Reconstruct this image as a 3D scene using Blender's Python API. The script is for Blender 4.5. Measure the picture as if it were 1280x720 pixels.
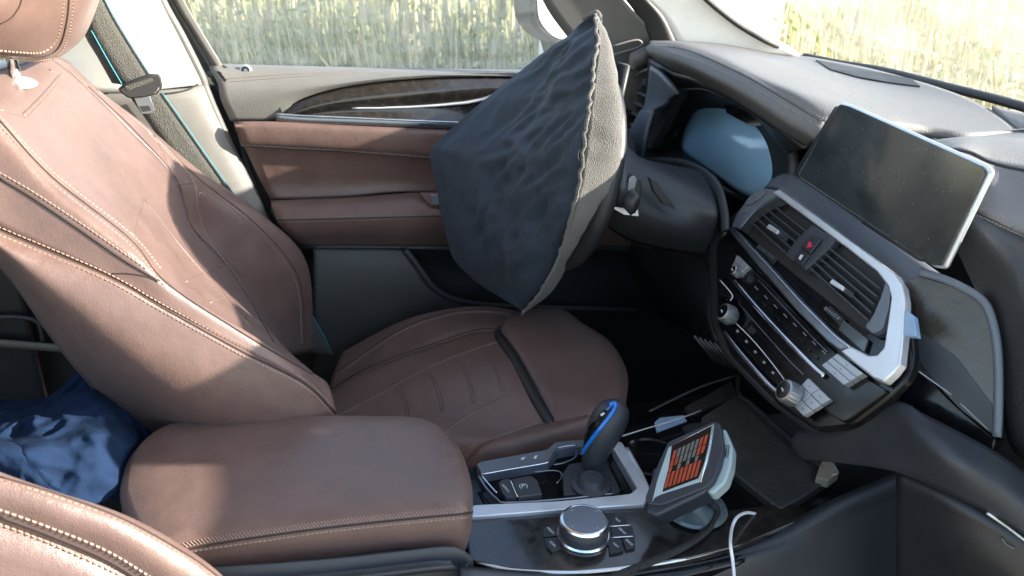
import bpy, bmesh, math, random
from math import radians, sin, cos, pi
from mathutils import Vector, Matrix
from mathutils.bvhtree import BVHTree
V = Vector
random.seed(7)
for o in list(bpy.data.objects): bpy.data.objects.remove(o)
SC = bpy.context.scene
COL = SC.collection
# ---------------------------------------------------------------- camera
CAM = V((.0955, -.7503, .9803)); FPX = 1024.2
def cam_rot(yaw, pitch, roll):
    f = V((sin(yaw)*cos(pitch), cos(yaw)*cos(pitch), -sin(pitch)))
    r = V((cos(yaw), -sin(yaw), 0)); u = r.cross(f)
    return (r*cos(roll)+u*sin(roll), u*cos(roll)-r*sin(roll), f)
RR, UU, FF = cam_rot(radians(14.6154), radians(24.1878), radians(2.1007))
cd = bpy.data.cameras.new('camera'); cam = bpy.data.objects.new('camera', cd); COL.objects.link(cam)
cam.matrix_world = Matrix(((RR.x, UU.x, -FF.x, CAM.x), (RR.y, UU.y, -FF.y, CAM.y), (RR.z, UU.z, -FF.z, CAM.z), (0, 0, 0, 1)))
cd.sensor_width = 36; cd.lens = FPX/1280*36; cd.clip_start = .02; cd.clip_end = 500
cd.dof.use_dof = True; cd.dof.focus_distance = 1.0; cd.dof.aperture_fstop = 9
SC.camera = cam
# ---------------------------------------------------------------- light
SUN_AZ, SUN_EL = radians(-14), radians(21)      # azimuth from +X (forward) towards the passenger side
wd = bpy.data.worlds.new('World'); SC.world = wd; wd.use_nodes = True
nt = wd.node_tree; bg = nt.nodes['Background']
sky = nt.nodes.new('ShaderNodeTexSky'); sky.sky_type = 'NISHITA'; sky.sun_disc = False
sky.sun_elevation = SUN_EL; sky.sun_rotation = pi/2 - SUN_AZ
nt.links.new(sky.outputs[0], bg.inputs[0]); bg.inputs[1].default_value = .15
sl = bpy.data.lights.new('sun', 'SUN'); sl.energy = 5; sl.angle = radians(.8); sl.color = (1, .92, .80)
so = bpy.data.objects.new('sun', sl); COL.objects.link(so)
sdir = V((cos(SUN_EL)*cos(SUN_AZ), cos(SUN_EL)*sin(SUN_AZ), sin(SUN_EL)))
so.rotation_euler = sdir.to_track_quat('Z', 'Y').to_euler(); so.location = (3, -3, 4)
SC.view_settings.view_transform = 'Standard'; SC.view_settings.look = 'None'
SC.view_settings.exposure = 2.1; SC.view_settings.gamma = 1
# ---------------------------------------------------------------- places
def ray(px, py): return (RR*((px-640)/FPX) + UU*(-(py-360)/FPX) + FF)
def U(px, py, ax, val):
    d = ray(px, py); i = 'xyz'.index(ax)
    return CAM + d*((val-CAM[i])/d[i])
def Q(s, ax='y', val=0.):
    """'px,py[,value]' marks measured on the photograph, each put at its measured real distance (value on axis ax)"""
    out = []
    for t in s.split():
        if t[0] == '@':                       # '@x,y,z' is a plain world point
            out.append(V([float(c) for c in t[1:].split(',')])); continue
        c = t.split(','); a = ax; v = val
        if len(c) > 2:
            w = c[2]
            if w[0] in 'xyz': a = w[0]; w = w[1:]
            v = float(w)
        out.append(U(float(c[0]), float(c[1]), a, v))
    return out
# ---------------------------------------------------------------- curves
def cr(p0, p1, p2, p3, t):
    return .5*((2*p1)+(p2-p0)*t+(2*p0-5*p1+4*p2-p3)*t*t+(3*p1-p0-3*p2+p3)*t*t*t)
def spline(p, k=6, closed=False):
    n = len(p); out = []
    if n < 3 and not closed:
        return [p[0].lerp(p[1], i/k) for i in range(k+1)] if n == 2 else list(p)
    for i in range(n if closed else n-1):
        if closed: q = [p[(i+j) % n] for j in (-1, 0, 1, 2)]
        else: q = [p[i-1] if i else p[0]*2-p[1], p[i], p[i+1], p[i+2] if i+2 < n else p[-1]*2-p[-2]]
        for j in range(k): out.append(cr(*q, j/k))
    if not closed: out.append(p[-1].copy())
    return out
def even(p, n):
    L = [0]
    for a, b in zip(p, p[1:]): L.append(L[-1]+(b-a).length)
    out = []; j = 0
    for i in range(n):
        t = L[-1]*i/(n-1)
        while j < len(L)-2 and L[j+1] < t: j += 1
        out.append(p[j].lerp(p[j+1], (t-L[j])/max(L[j+1]-L[j], 1e-9)))
    return out
# ---------------------------------------------------------------- objects
def link(name, me, m, parent=None):
    o = bpy.data.objects.new(name, me); COL.objects.link(o)
    if m is not None: me.materials.append(m)
    if parent is not None:
        o.parent = parent
        if parent.type == 'EMPTY': o.matrix_parent_inverse = Matrix.Translation(-parent.location)
    return o
def mk(name, vs, fs, m, parent=None, smooth=True, sharp=None):
    me = bpy.data.meshes.new(name); me.from_pydata([tuple(v) for v in vs], [], fs); me.update()
    if smooth: me.polygons.foreach_set('use_smooth', [True]*len(me.polygons))
    if sharp: me.set_sharp_from_angle(angle=radians(sharp))
    return link(name, me, m, parent)
def thing(name, label, cat, loc, group=None):
    o = bpy.data.objects.new(name, None); COL.objects.link(o); o.location = loc; o.empty_display_size = .05
    o['label'] = label; o['category'] = cat
    if group: o['group'] = group
    return o
def tag(o, label, cat, group=None, kind=None):
    if label: o['label'] = label
    if cat: o['category'] = cat
    if group: o['group'] = group
    if kind: o['kind'] = kind
    return o
def struct(o, label=None): o['kind'] = 'structure'; return tag(o, label, None)
def solid(o, t, off=-1, bev=0):
    md = o.modifiers.new('thickness', 'SOLIDIFY'); md.thickness = t; md.offset = off; md.use_even_offset = False
    if bev:
        b = o.modifiers.new('edge', 'BEVEL'); b.width = bev; b.segments = 3; b.limit_method = 'ANGLE'; b.angle_limit = radians(50)
    return o
def loft_data(cols, n=40, k=6, face=None):
    """cols: 3D polylines; rows run across them; returns verts, faces oriented towards face"""
    cc = [even(spline(c, 10), n) for c in cols]
    rows = [spline([c[i] for c in cc], k) if k > 1 else [c[i] for c in cc] for i in range(n)]
    m = len(rows[0]); vs = [v for r in rows for v in r]
    fs = [(i*m+j, i*m+j+1, (i+1)*m+j+1, (i+1)*m+j) for i in range(n-1) for j in range(m-1)]
    s = 0; tgt = face or CAM
    for f in fs[::7]:
        a, b, c = vs[f[0]], vs[f[1]], vs[f[3]]
        nn = (b-a).cross(c-a); s += 1 if nn.dot(tgt-a) > 0 else -1
    if s < 0: fs = [tuple(reversed(f)) for f in fs]
    return vs, fs
def loft(name, cols, m, parent=None, n=40, k=6, t=.02, face=None, bev=0, wob=None):
    vs, fs = loft_data(cols, n, k, face)
    if wob: vs = [wob(v) for v in vs]
    o = mk(name, vs, fs, m, parent)
    o_b[name if parent is None else parent.name+'/'+o.name] = None
    if t: solid(o, t, -1, bev)
    o['_b'] = len(BV); BV.append(BVHTree.FromPolygons([tuple(v) for v in vs], fs))
    return o
BV = []; o_b = {}
def bvh(*os): return [BV[o['_b']] for o in os]
def on(bs, s, k=8, lift=.0006):
    """marks measured on the photograph laid on surfaces; returns (point, normal) list"""
    ps = [V((float(a), float(b), 0)) for a, b in (t.split(',')[:2] for t in s.split())] if isinstance(s, str) else s
    if k > 1: ps = spline(ps, k)
    out = []
    for p in ps:
        d = ray(p.x, p.y).normalized(); best = None
        for b in bs:
            h = b.ray_cast(CAM, d)
            if h[0] is not None and (best is None or h[3] < best[2]): best = (h[0], h[1], h[3])
        if best:
            nn = best[1] if best[1].dot(d) < 0 else -best[1]
            out.append((best[0]+nn*lift, nn))
    return out
def tube(name, pts, r, m, parent=None, seg=8, up=None, flat=1., cap=True, taper=None):
    n = len(pts); vs = []; fs = []; prev = None
    for i, p in enumerate(pts):
        t = (pts[min(i+1, n-1)]-pts[max(i-1, 0)]).normalized()
        if up is not None:
            w = up[i] if isinstance(up, list) else up
            a = t.cross(w).normalized()
        elif prev is None: a = t.orthogonal().normalized()
        else: a = (prev - t*prev.dot(t)).normalized()
        prev = a; b = a.cross(t).normalized()
        rr = r*(taper(i/(n-1)) if taper else 1)
        for j in range(seg):
            q = 2*pi*j/seg; vs.append(p + a*cos(q)*rr + b*sin(q)*rr*flat)
    for i in range(n-1):
        for j in range(seg):
            fs.append((i*seg+j, i*seg+(j+1) % seg, (i+1)*seg+(j+1) % seg, (i+1)*seg+j))
    if cap: fs += [tuple(range(seg-1, -1, -1)), tuple((n-1)*seg+j for j in range(seg))]
    return mk(name, vs, fs, m, parent)
def seam(parent, bs, s, m, r=.0011, name='seam', lift=0.):
    if name == 'welt': lift = -r*.9; r = r*1.5
    h = on(bs, s, 8, lift)
    if len(h) > 1: return tube(name, [a for a, b in h], r, m, parent, seg=6)
def stitches(parent, bs, s, m, off=0., step=.0048, ln=.0034, r=.0007, name='stitching', slant=0.):
    """a run of short threads along a line laid on the surface, shifted sideways by off"""
    h = on(bs, s, 10, .0004)
    if len(h) < 2: return
    P = []; N = []
    for i, (p, nn) in enumerate(h):
        t = (h[min(i+1, len(h)-1)][0]-h[max(i-1, 0)][0]).normalized(); sd = t.cross(nn).normalized()
        P.append(p+sd*off); N.append(nn)
    L = [0]
    for a, b in zip(P, P[1:]): L.append(L[-1]+(b-a).length)
    vs = []; fs = []; j = 0; d = 0
    while d < L[-1]-1e-4:
        while j < len(L)-2 and L[j+1] < d: j += 1
        f = (d-L[j])/max(L[j+1]-L[j], 1e-9); p = P[j].lerp(P[j+1], f); t = (P[j+1]-P[j]).normalized(); nn = N[j]
        sd = t.cross(nn).normalized(); t = (t+sd*slant).normalized(); sd = t.cross(nn).normalized()
        b0 = len(vs)
        for (x, w, z) in ((-.5, .5, -.3), (-.5, -.5, -.3), (-.3, 0, .8), (.5, .5, -.3), (.5, -.5, -.3), (.3, 0, .8)):
            vs.append(p+t*x*ln+sd*w*2*r+nn*z*r*1.6)
        fs += [(b0, b0+1, b0+2), (b0+3, b0+5, b0+4), (b0, b0+2, b0+5, b0+3), (b0+1, b0+4, b0+5, b0+2)]
        d += step
    o = mk(name, vs, fs, m, parent, smooth=False); o['kind'] = 'stuff'; return o
# flat panels: a frame in space and shapes drawn in it
class Frame:
    def __init__(s, o, u, v):
        s.o = V(o); s.u = V(u).normalized(); s.n = s.u.cross(V(v)).normalized(); s.v = s.n.cross(s.u).normalized()
        if s.n.dot(CAM-s.o) < 0: s.n = -s.n
    def at(s, a, b, h=0): return s.o+s.u*a+s.v*b+s.n*h
    def px(s, st, h=0):
        out = []
        for t in st.split():
            x, y = map(float, t.split(',')); d = ray(x, y); o = s.o+s.n*h
            p = CAM+d*((o-CAM).dot(s.n)/d.dot(s.n))-o
            out.append((p.dot(s.u), p.dot(s.v)))
        return out
def rnd(poly, r, seg=5):
    out = []; n = len(poly)
    for i in range(n):
        a, p, c = V(poly[i-1]), V(poly[i]), V(poly[(i+1) % n])
        rr = r[i] if isinstance(r, (list, tuple)) else r
        d1 = (a-p); d2 = (c-p); rr = min(rr, d1.length*.49, d2.length*.49)
        if rr < 1e-6: out.append((p.x, p.y)); continue
        p1 = p+d1.normalized()*rr; p2 = p+d2.normalized()*rr
        for j in range(seg+1):
            t = j/seg; q = p1*(1-t)**2+p*2*t*(1-t)+p2*t*t; out.append((q.x, q.y))
    return out
def area(p): return sum(p[i-1][0]*p[i][1]-p[i][0]*p[i-1][1] for i in range(len(p)))
def prism(name, F, poly, h0, h1, m, parent=None, bev=.0008, hole=None, seg=2):
    """solid plate: poly in the frame's plane from height h0 to h1, optionally with a hole of the same vertex order"""
    if area(poly) < 0: poly = poly[::-1]
    n = len(poly)
    flip = (F.u.cross(F.v)).dot(F.n) < 0
    if hole is None:
        vs = [F.at(a, b, h1) for a, b in poly]+[F.at(a, b, h0) for a, b in poly]
        fs = [tuple(range(n)), tuple(range(2*n-1, n-1, -1))]+[(i, i+n, (i+1) % n+n, (i+1) % n) for i in range(n)]
    else:
        if area(hole) < 0: hole = hole[::-1]
        mm = len(hole)
        # resample both to the same count by angle-free index matching
        if mm != n:
            N = 64
            def rs(p):
                q = [V((a, b, 0)) for a, b in p]; q.append(q[0]); return [(w.x, w.y) for w in even(q, N+1)[:-1]]
            poly = rs(poly); hole = rs(hole)
            k0 = min(range(N), key=lambda k: sum((V(poly[i])-V(hole[(i+k) % N])).length for i in range(0, N, 4)))
            hole = hole[k0:]+hole[:k0]; n = N
        vs = [F.at(a, b, h1) for a, b in poly]+[F.at(a, b, h0) for a, b in poly]+[F.at(a, b, h1) for a, b in hole]+[F.at(a, b, h0) for a, b in hole]
        fs = []
        for i in range(n):
            j = (i+1) % n
            fs += [(i, i+n, j+n, j), (i+2*n, i, j, j+2*n), (i+3*n, i+2*n, j+2*n, j+3*n), (i+n, i+3*n, j+3*n, j+n)]
    if flip: fs = [tuple(reversed(f)) for f in fs]
    o = mk(name, vs, fs, m, parent, True, 35)
    if bev:
        b = o.modifiers.new('edge', 'BEVEL'); b.width = bev; b.segments = seg; b.limit_method = 'ANGLE'; b.angle_limit = radians(40); b.harden_normals = False
    return o
def box(name, lo, hi, m, parent=None, bev=.003, seg=3):
    F = Frame(((lo[0]+hi[0])/2, (lo[1]+hi[1])/2, 0), (1, 0, 0), (0, 1, 0)); F.n = V((0, 0, 1))
    a, b = (hi[0]-lo[0])/2, (hi[1]-lo[1])/2
    return prism(name, F, [(-a, -b), (a, -b), (a, b), (-a, b)], lo[2], hi[2], m, parent, bev, seg=seg)
def disc(F, a, b, r, n=32): return [(a+r*cos(2*pi*i/n), b+r*sin(2*pi*i/n)) for i in range(n)]
def lathe(name, c, ax, prof, m, parent=None, n=40, sharp=35, ridge=0.):
    """prof: (radius, height) pairs along axis ax from c"""
    ax = V(ax).normalized(); a = ax.orthogonal().normalized(); b = ax.cross(a); vs = []; fs = []; k = len(prof)
    for i in range(n):
        q = 2*pi*i/n
        for (r, h) in prof:
            rr = r*(1+(ridge if i % 2 else 0)); vs.append(V(c)+ax*h+(a*cos(q)+b*sin(q))*rr)
    for i in range(n):
        for j in range(k-1): fs.append((i*k+j, ((i+1) % n)*k+j, ((i+1) % n)*k+j+1, i*k+j+1))
    fs += [tuple(i*k for i in range(n-1, -1, -1)), tuple(i*k+k-1 for i in range(n))]
    return mk(name, vs, fs, m, parent, True, sharp)
# ---------------------------------------------------------------- materials
def mat(name, col, rough=.5, metal=0., bump=None, var=None, coat=0., spec=.5, sheen=0., trans=0., emis=None, extra=None):
    """bump=(kind, scale, strength, distance); var=(scale, amount)"""
    m = bpy.data.materials.new(name); m.use_nodes = True; t = m.node_tree; b = t.nodes['Principled BSDF']; L = t.links
    b.inputs['Base Color'].default_value = (*col, 1); b.inputs['Roughness'].default_value = rough; b.inputs['Metallic'].default_value = metal
    b.inputs['Coat Weight'].default_value = coat; b.inputs['Coat Roughness'].default_value = .08; b.inputs['Specular IOR Level'].default_value = spec
    b.inputs['Sheen Weight'].default_value = sheen
    if trans: b.inputs['Transmission Weight'].default_value = trans
    if emis: b.inputs['Emission Color'].default_value = (*emis[0], 1); b.inputs['Emission Strength'].default_value = emis[1]
    tc = t.nodes.new('ShaderNodeTexCoord')
    if var:
        nz = t.nodes.new('ShaderNodeTexNoise'); nz.inputs['Scale'].default_value = var[0]; nz.inputs['Detail'].default_value = 6; nz.inputs['Roughness'].default_value = .65
        L.new(tc.outputs['Object'], nz.inputs['Vector'])
        rp = t.nodes.new('ShaderNodeMapRange'); rp.inputs[1].default_value = .3; rp.inputs[2].default_value = .7; rp.inputs[3].default_value = 1-var[1]; rp.inputs[4].default_value = 1+var[1]
        L.new(nz.outputs[0], rp.inputs[0])
        mx = t.nodes.new('ShaderNodeVectorMath'); mx.operation = 'SCALE'; mx.inputs[0].default_value = col; L.new(rp.outputs[0], mx.inputs['Scale']); L.new(mx.outputs[0], b.inputs['Base Color'])
        rr = t.nodes.new('ShaderNodeMapRange'); rr.inputs[1].default_value = .3; rr.inputs[2].default_value = .7; rr.inputs[3].default_value = max(0, rough-.07); rr.inputs[4].default_value = min(1, rough+.1)
        L.new(nz.outputs[0], rr.inputs[0]); L.new(rr.outputs[0], b.inputs['Roughness'])
    if bump:
        bs = bump if isinstance(bump, list) else [bump]; last = None
        for (kind, sc, st, di) in bs:
            if kind == 'voronoi': x = t.nodes.new('ShaderNodeTexVoronoi'); x.feature = 'F1'; o = x.outputs['Distance']
            elif kind == 'weave':
                x = t.nodes.new('ShaderNodeTexWave'); x.inputs['Distortion'].default_value = 1.5; x.inputs['Detail'].default_value = 2; o = x.outputs['Fac']
            else: x = t.nodes.new('ShaderNodeTexNoise'); x.inputs['Detail'].default_value = 5; o = x.outputs[0]
            x.inputs['Scale'].default_value = sc; L.new(tc.outputs['Object'], x.inputs['Vector'])
            bp = t.nodes.new('ShaderNodeBump'); bp.inputs['Strength'].default_value = st; bp.inputs['Distance'].default_value = di
            L.new(o, bp.inputs['Height'])
            if last: L.new(last.outputs[0], bp.inputs['Normal'])
            last = bp
        L.new(last.outputs[0], b.inputs['Normal'])
    return m
M = {}
M['leather'] = mat('leather', (.128, .079, .068), .37, bump=[('voronoi', 900, .35, .0006), ('noise', 30, .3, .005)], var=(22, .12), spec=.5, sheen=.05)
M['leather_dark'] = mat('leather_dark', (.085, .05, .046), .45, bump=[('voronoi', 900, .35, .0006), ('noise', 30, .2, .004)], var=(14, .07))
M['groove'] = mat('groove', (.03, .018, .015), .8)
M['thread'] = mat('thread', (.30, .20, .155), .7)
M['thread_grey'] = mat('thread_grey', (.22, .2, .185), .7)
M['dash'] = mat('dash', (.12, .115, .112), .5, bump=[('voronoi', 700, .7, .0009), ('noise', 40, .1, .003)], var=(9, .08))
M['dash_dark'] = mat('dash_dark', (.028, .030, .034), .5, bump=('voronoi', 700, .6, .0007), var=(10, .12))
M['plastic'] = mat('plastic', (.017, .018, .021), .42, bump=('noise', 900, .25, .0004), var=(12, .15))
M['plastic_soft'] = mat('plastic_soft', (.029, .033, .04), .5, bump=('noise', 900, .2, .0004), var=(8, .1))
M['satin'] = mat('satin', (.11, .125, .15), .38, bump=('noise', 700, .12, .0004), var=(15, .06))
M['gloss'] = mat('gloss', (.006, .006, .007), .13, spec=.25, coat=.05, var=(60, .3), bump=('noise', 60, .02, .002))
M['wood'] = mat('wood', (.02, .017, .015), .2, spec=.5, coat=.5, var=(70, .55), bump=('noise', 160, .12, .001))
M['chrome'] = mat('chrome', (.72, .72, .74), .2, 1., var=(30, .05))
M['alu'] = mat('alu', (.66, .68, .70), .4, .7, bump=('noise', 900, .08, .0003), var=(25, .06))
M['alu_mid'] = mat('alu_mid', (.34, .35, .37), .32, .85, var=(60, .06))
M['alu_dark'] = mat('alu_dark', (.22, .24, .27), .3, .85, var=(25, .08))
M['door_top'] = mat('door_top', (.16, .155, .145), .55, bump=('voronoi', 800, .5, .0007), var=(8, .07))
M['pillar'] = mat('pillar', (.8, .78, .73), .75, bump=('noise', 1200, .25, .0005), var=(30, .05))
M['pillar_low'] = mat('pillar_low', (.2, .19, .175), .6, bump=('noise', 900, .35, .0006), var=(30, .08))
M['wood_matte'] = mat('wood_matte', (.042, .036, .031), .27, spec=.5, var=(45, .35), bump=('noise', 160, .2, .001))
M['jacket_dark'] = mat('jacket_dark', (.002, .007, .022), .9)
M['rubber'] = mat('rubber', (.016, .016, .017), .6, var=(20, .15))
M['frame_grey'] = mat('frame_grey', (.105, .1, .092), .5, bump=('noise', 700, .2, .0004), var=(20, .1))
M['frame_dark'] = mat('frame_dark', (.035, .033, .032), .55, bump=('noise', 700, .2, .0004), var=(20, .1))
M['web'] = mat('web', (.062, .06, .052), .8, bump=[('voronoi', 500, .9, .0014)], var=(300, .35), sheen=.2)
M['web_edge'] = mat('web_edge', (.03, .25, .33), .6)
M['navy'] = mat('navy', (.019, .031, .049), .85, bump=[('noise', 45, .4, .004), ('voronoi', 900, .5, .0006)], var=(14, .32), sheen=.04)
M['pocket'] = mat('pocket', (.05, .052, .052), .55, bump=('noise', 900, .2, .0004), var=(8, .1))
M['terry'] = mat('terry', (.11, .102, .09), .9, bump=[('voronoi', 700, 1., .0022)], var=(420, .35), sheen=.3)
M['jacket'] = mat('jacket', (.010, .022, .054), .9, spec=.08, bump=[('noise', 22, .6, .01), ('voronoi', 700, .2, .0004)], var=(15, .15))
M['carpet'] = mat('carpet', (.016, .017, .02), .95, bump=('voronoi', 400, .8, .002), var=(60, .3))
M['mat_rubber'] = mat('mat_rubber', (.03, .03, .031), .6, bump=('voronoi', 260, .7, .001), var=(40, .15))
M['cluster_sky'] = mat('cluster_sky', (.30, .52, .72), .22, coat=.5, var=(4, .05))  # sky reflection on the instrument screen, put in as pale blue base colour
M['white_plastic'] = mat('white_plastic', (.30, .37, .385), .45, var=(20, .06))
M['device_black'] = mat('device_black', (.02, .025, .036), .4, bump=('noise', 500, .2, .0004), var=(12, .1))
M['orange'] = mat('orange', (.30, .04, .015), .4, var=(80, .25))
M['blue'] = mat('blue', (.01, .16, .55), .25, coat=.5)
M['red'] = mat('red', (.55, .02, .06), .35)
M['mark_dim'] = mat('mark_dim', (.2, .21, .22), .5)
M['mark'] = mat('mark', (.55, .57, .6), .5)
M['cable'] = mat('cable', (.035, .035, .038), .6, bump=('weave', 160, 1., .002), var=(300, .5))
M['cable_white'] = mat('cable_white', (.75, .75, .77), .35)
M['alu_btn'] = mat('alu_btn', (.40, .42, .45), .42, .6, bump=('noise', 800, .15, .0003), var=(40, .05))
M['paint'] = mat('paint', (.7, .7, .69), .25, coat=.8, var=(3, .04))
M['plaster'] = mat('plaster', (.8, .79, .76), .9, bump=('noise', 60, .4, .01), var=(2, .04))
M['soil'] = mat('soil', (.36, .30, .19), .95, bump=('noise', 9, .8, .05), var=(3, .3))
M['disc'] = mat('disc', (.10, .125, .125), .25, coat=.4, var=(30, .1))
M['tape'] = mat('tape', (.22, .33, .46), .35, var=(60, .15))
M['tape_warm'] = mat('tape_warm', (.26, .23, .17), .35, var=(60, .15))
def glass(name, tint=(.96, .98, .97), haze=.03, rough=.0):
    m = bpy.data.materials.new(name); m.use_nodes = True; t = m.node_tree; t.nodes.clear(); L = t.links
    out = t.nodes.new('ShaderNodeOutputMaterial'); tr = t.nodes.new('ShaderNodeBsdfTransparent'); tr.inputs[0].default_value = (*tint, 1)
    gl = t.nodes.new('ShaderNodeBsdfGlossy'); gl.inputs['Roughness'].default_value = .02
    df = t.nodes.new('ShaderNodeBsdfTranslucent'); df.inputs[0].default_value = (.8, .8, .76, 1)
    ge = t.nodes.new('ShaderNodeNewGeometry'); dt = t.nodes.new('ShaderNodeVectorMath'); dt.operation = 'DOT_PRODUCT'
    L.new(ge.outputs['Normal'], dt.inputs[0]); L.new(ge.outputs['Incoming'], dt.inputs[1])
    def mth(op, a, b=None):
        x = t.nodes.new('ShaderNodeMath'); x.operation = op
        for i, w in enumerate((a, b)):
            if w is None: continue
            if isinstance(w, (int, float)): x.inputs[i].default_value = w
            else: L.new(w, x.inputs[i])
        return x.outputs[0]
    fo = mth('MINIMUM', mth('ADD', mth('MULTIPLY', mth('POWER', mth('SUBTRACT', 1, mth('ABSOLUTE', dt.outputs['Value'])), 5), .92), .06), .6)
    nz = t.nodes.new('ShaderNodeTexNoise'); nz.inputs['Scale'].default_value = 8; nz.inputs['Detail'].default_value = 6
    mr = t.nodes.new('ShaderNodeMapRange'); mr.inputs[1].default_value = .3; mr.inputs[2].default_value = .75; mr.inputs[3].default_value = haze*.5; mr.inputs[4].default_value = haze*1.8
    L.new(nz.outputs[0], mr.inputs[0])
    m1 = t.nodes.new('ShaderNodeMixShader'); m2 = t.nodes.new('ShaderNodeMixShader')
    L.new(mr.outputs[0], m1.inputs[0]); L.new(tr.outputs[0], m1.inputs[1]); L.new(df.outputs[0], m1.inputs[2])
    L.new(fo, m2.inputs[0]); L.new(m1.outputs[0], m2.inputs[1]); L.new(gl.outputs[0], m2.inputs[2]); L.new(m2.outputs[0], out.inputs[0])
    return m
M['glass'] = glass('glass', haze=.075)
M['glass_side'] = glass('glass_side', (.95, .97, .96), .17)
# ================================================================ setting outside the car
M['screen'] = mat('screen', (.026, .033, .038), .17, coat=.5, var=(9, .6), bump=('noise', 12, .03, .002))
def grid(name, x0, x1, y0, y1, nx, ny, zf, m):
    vs = [(x0+(x1-x0)*i/nx, y0+(y1-y0)*j/ny, 0) for i in range(nx+1) for j in range(ny+1)]
    vs = [(x, y, zf(x, y)) for x, y, _ in vs]
    fs = [(i*(ny+1)+j, (i+1)*(ny+1)+j, (i+1)*(ny+1)+j+1, i*(ny+1)+j+1) for i in range(nx) for j in range(ny)]
    return mk(name, vs, fs, m)
GZ = -.38
def gz(x, y): return GZ + .03*sin(x*1.7)*cos(y*1.3) + max(0, math.hypot(x-.3, y)-14)*.02
struct(grid('ground', -60, 120, -60, 120, 60, 60, lambda x, y: gz(x, y)-.02 if math.hypot(x, y) > 4 else GZ-.05, M['soil']), 'dry sandy ground around the car')
# tall dry grass: blades as real geometry, one mass
def grass():
    vs = []; fs = []; cols = []
    rnd_ = random.Random(3)
    pal = [(.58, .52, .34), (.66, .6, .42), (.46, .46, .24), (.26, .32, .12), (.7, .64, .48), (.18, .24, .09), (.6, .56, .36)]
    def blade(x, y, h, w, lean, az, c):
        z = gz(x, y)-.03; b0 = len(vs); px, py = cos(az), sin(az); lx, ly = cos(az+1.3)*lean, sin(az+1.3)*lean
        for k, (t, ww) in enumerate(((0, 1), (.55, .8))):
            cx, cy = x+lx*t*t, y+ly*t*t
            vs.append((cx-px*w*ww, cy-py*w*ww, z+h*t)); vs.append((cx+px*w*ww, cy+py*w*ww, z+h*t))
        vs.append((x+lx, y+ly, z+h*(1-.25*lean)))
        fs.append((b0, b0+1, b0+3, b0+2)); fs.append((b0+2, b0+3, b0+4)); cols.extend([c, c])
    def head(x, y, h, w, c):
        z = gz(x, y)+h; b0 = len(vs)
        for dx, dy in ((w, 0), (0, w), (-w, 0), (0, -w)): vs.append((x+dx, y+dy, z))
        vs.append((x, y, z+w*9)); vs.append((x, y, z-w*3))
        for k in range(4): fs.append((b0+k, b0+(k+1) % 4, b0+4)); fs.append((b0+(k+1) % 4, b0+k, b0+5)); cols.extend([c, c])
    n = 0
    while n < 60000:
        # the far bank seen through the door window and through the windscreen
        r = 3.1+rnd_.random()**1.4*15; a = radians(rnd_.uniform(-8, 120)); x, y = .1+cos(a)*r, sin(a)*r
        if x > .9 and y < 1.5+0*x and r < 4.6: continue
        if GLARE_WALL(x, y): continue
        clump = sin(x*2.3+1)*sin(y*1.9)+.5*sin(x*5.1)*sin(y*6.3)
        g = clump > .35
        c = rnd_.choice(pal[2:4]+pal[5:6]) if (g and rnd_.random() < .7) else rnd_.choice(pal)
        h = rnd_.uniform(.55, 1.15)*(1+.15*clump)*(1+.03*max(0, r-6)); w = rnd_.uniform(.003, .008)*(1+r*.07)
        blade(x, y, h, w, rnd_.uniform(0, .4)+(.45 if rnd_.random() < .15 else 0), rnd_.uniform(0, pi), c)
        if rnd_.random() < .22:
            for q in range(3):
                hh = h*rnd_.uniform(.45, 1.0); s_ = rnd_.uniform(.012, .03)*(1+r*.05); b0 = len(vs); e = V((rnd_.uniform(-1, 1), rnd_.uniform(-1, 1), rnd_.uniform(-.6, 1))).normalized(); f = e.orthogonal().normalized()
                p = V((x+rnd_.uniform(-.06, .06), y+rnd_.uniform(-.06, .06), gz(x, y)+hh))
                for w_ in (p-e*s_, p+f*s_*.35, p+e*s_, p-f*s_*.35): vs.append(tuple(w_))
                fs.append((b0, b0+1, b0+2, b0+3)); cols.append(rnd_.choice(pal[2:4]+pal[5:]) if g else rnd_.choice(pal))
        if rnd_.random() < .25: head(x, y, h*1.0, w*1.4, rnd_.choice(pal[:2]+pal[4:5]))
        n += 1
    o = mk('grass', vs, fs, None, None, False)
    at = o.data.attributes.new('tint', 'FLOAT_COLOR', 'FACE')
    at.data.foreach_set('color', [q for c in cols for q in (*c, 1)])
    m = bpy.data.materials.new('grass'); m.use_nodes = True; t = m.node_tree; b = t.nodes['Principled BSDF']; b.inputs['Roughness'].default_value = .7
    a = t.nodes.new('ShaderNodeAttribute'); a.attribute_name = 'tint'; t.links.new(a.outputs['Color'], b.inputs['Base Color'])
    tl = t.nodes.new('ShaderNodeBsdfTranslucent'); t.links.new(a.outputs['Color'], tl.inputs[0]); mx = t.nodes.new('ShaderNodeMixShader'); mx.inputs[0].default_value = .4
    t.links.new(b.outputs[0], mx.inputs[1]); t.links.new(tl.outputs[0], mx.inputs[2]); t.links.new(mx.outputs[0], t.nodes['Material Output'].inputs[0])
    o.data.materials.append(m); tag(o, 'tall dry yellow-green grass growing outside the car windows', 'grass', kind='stuff')
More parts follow.
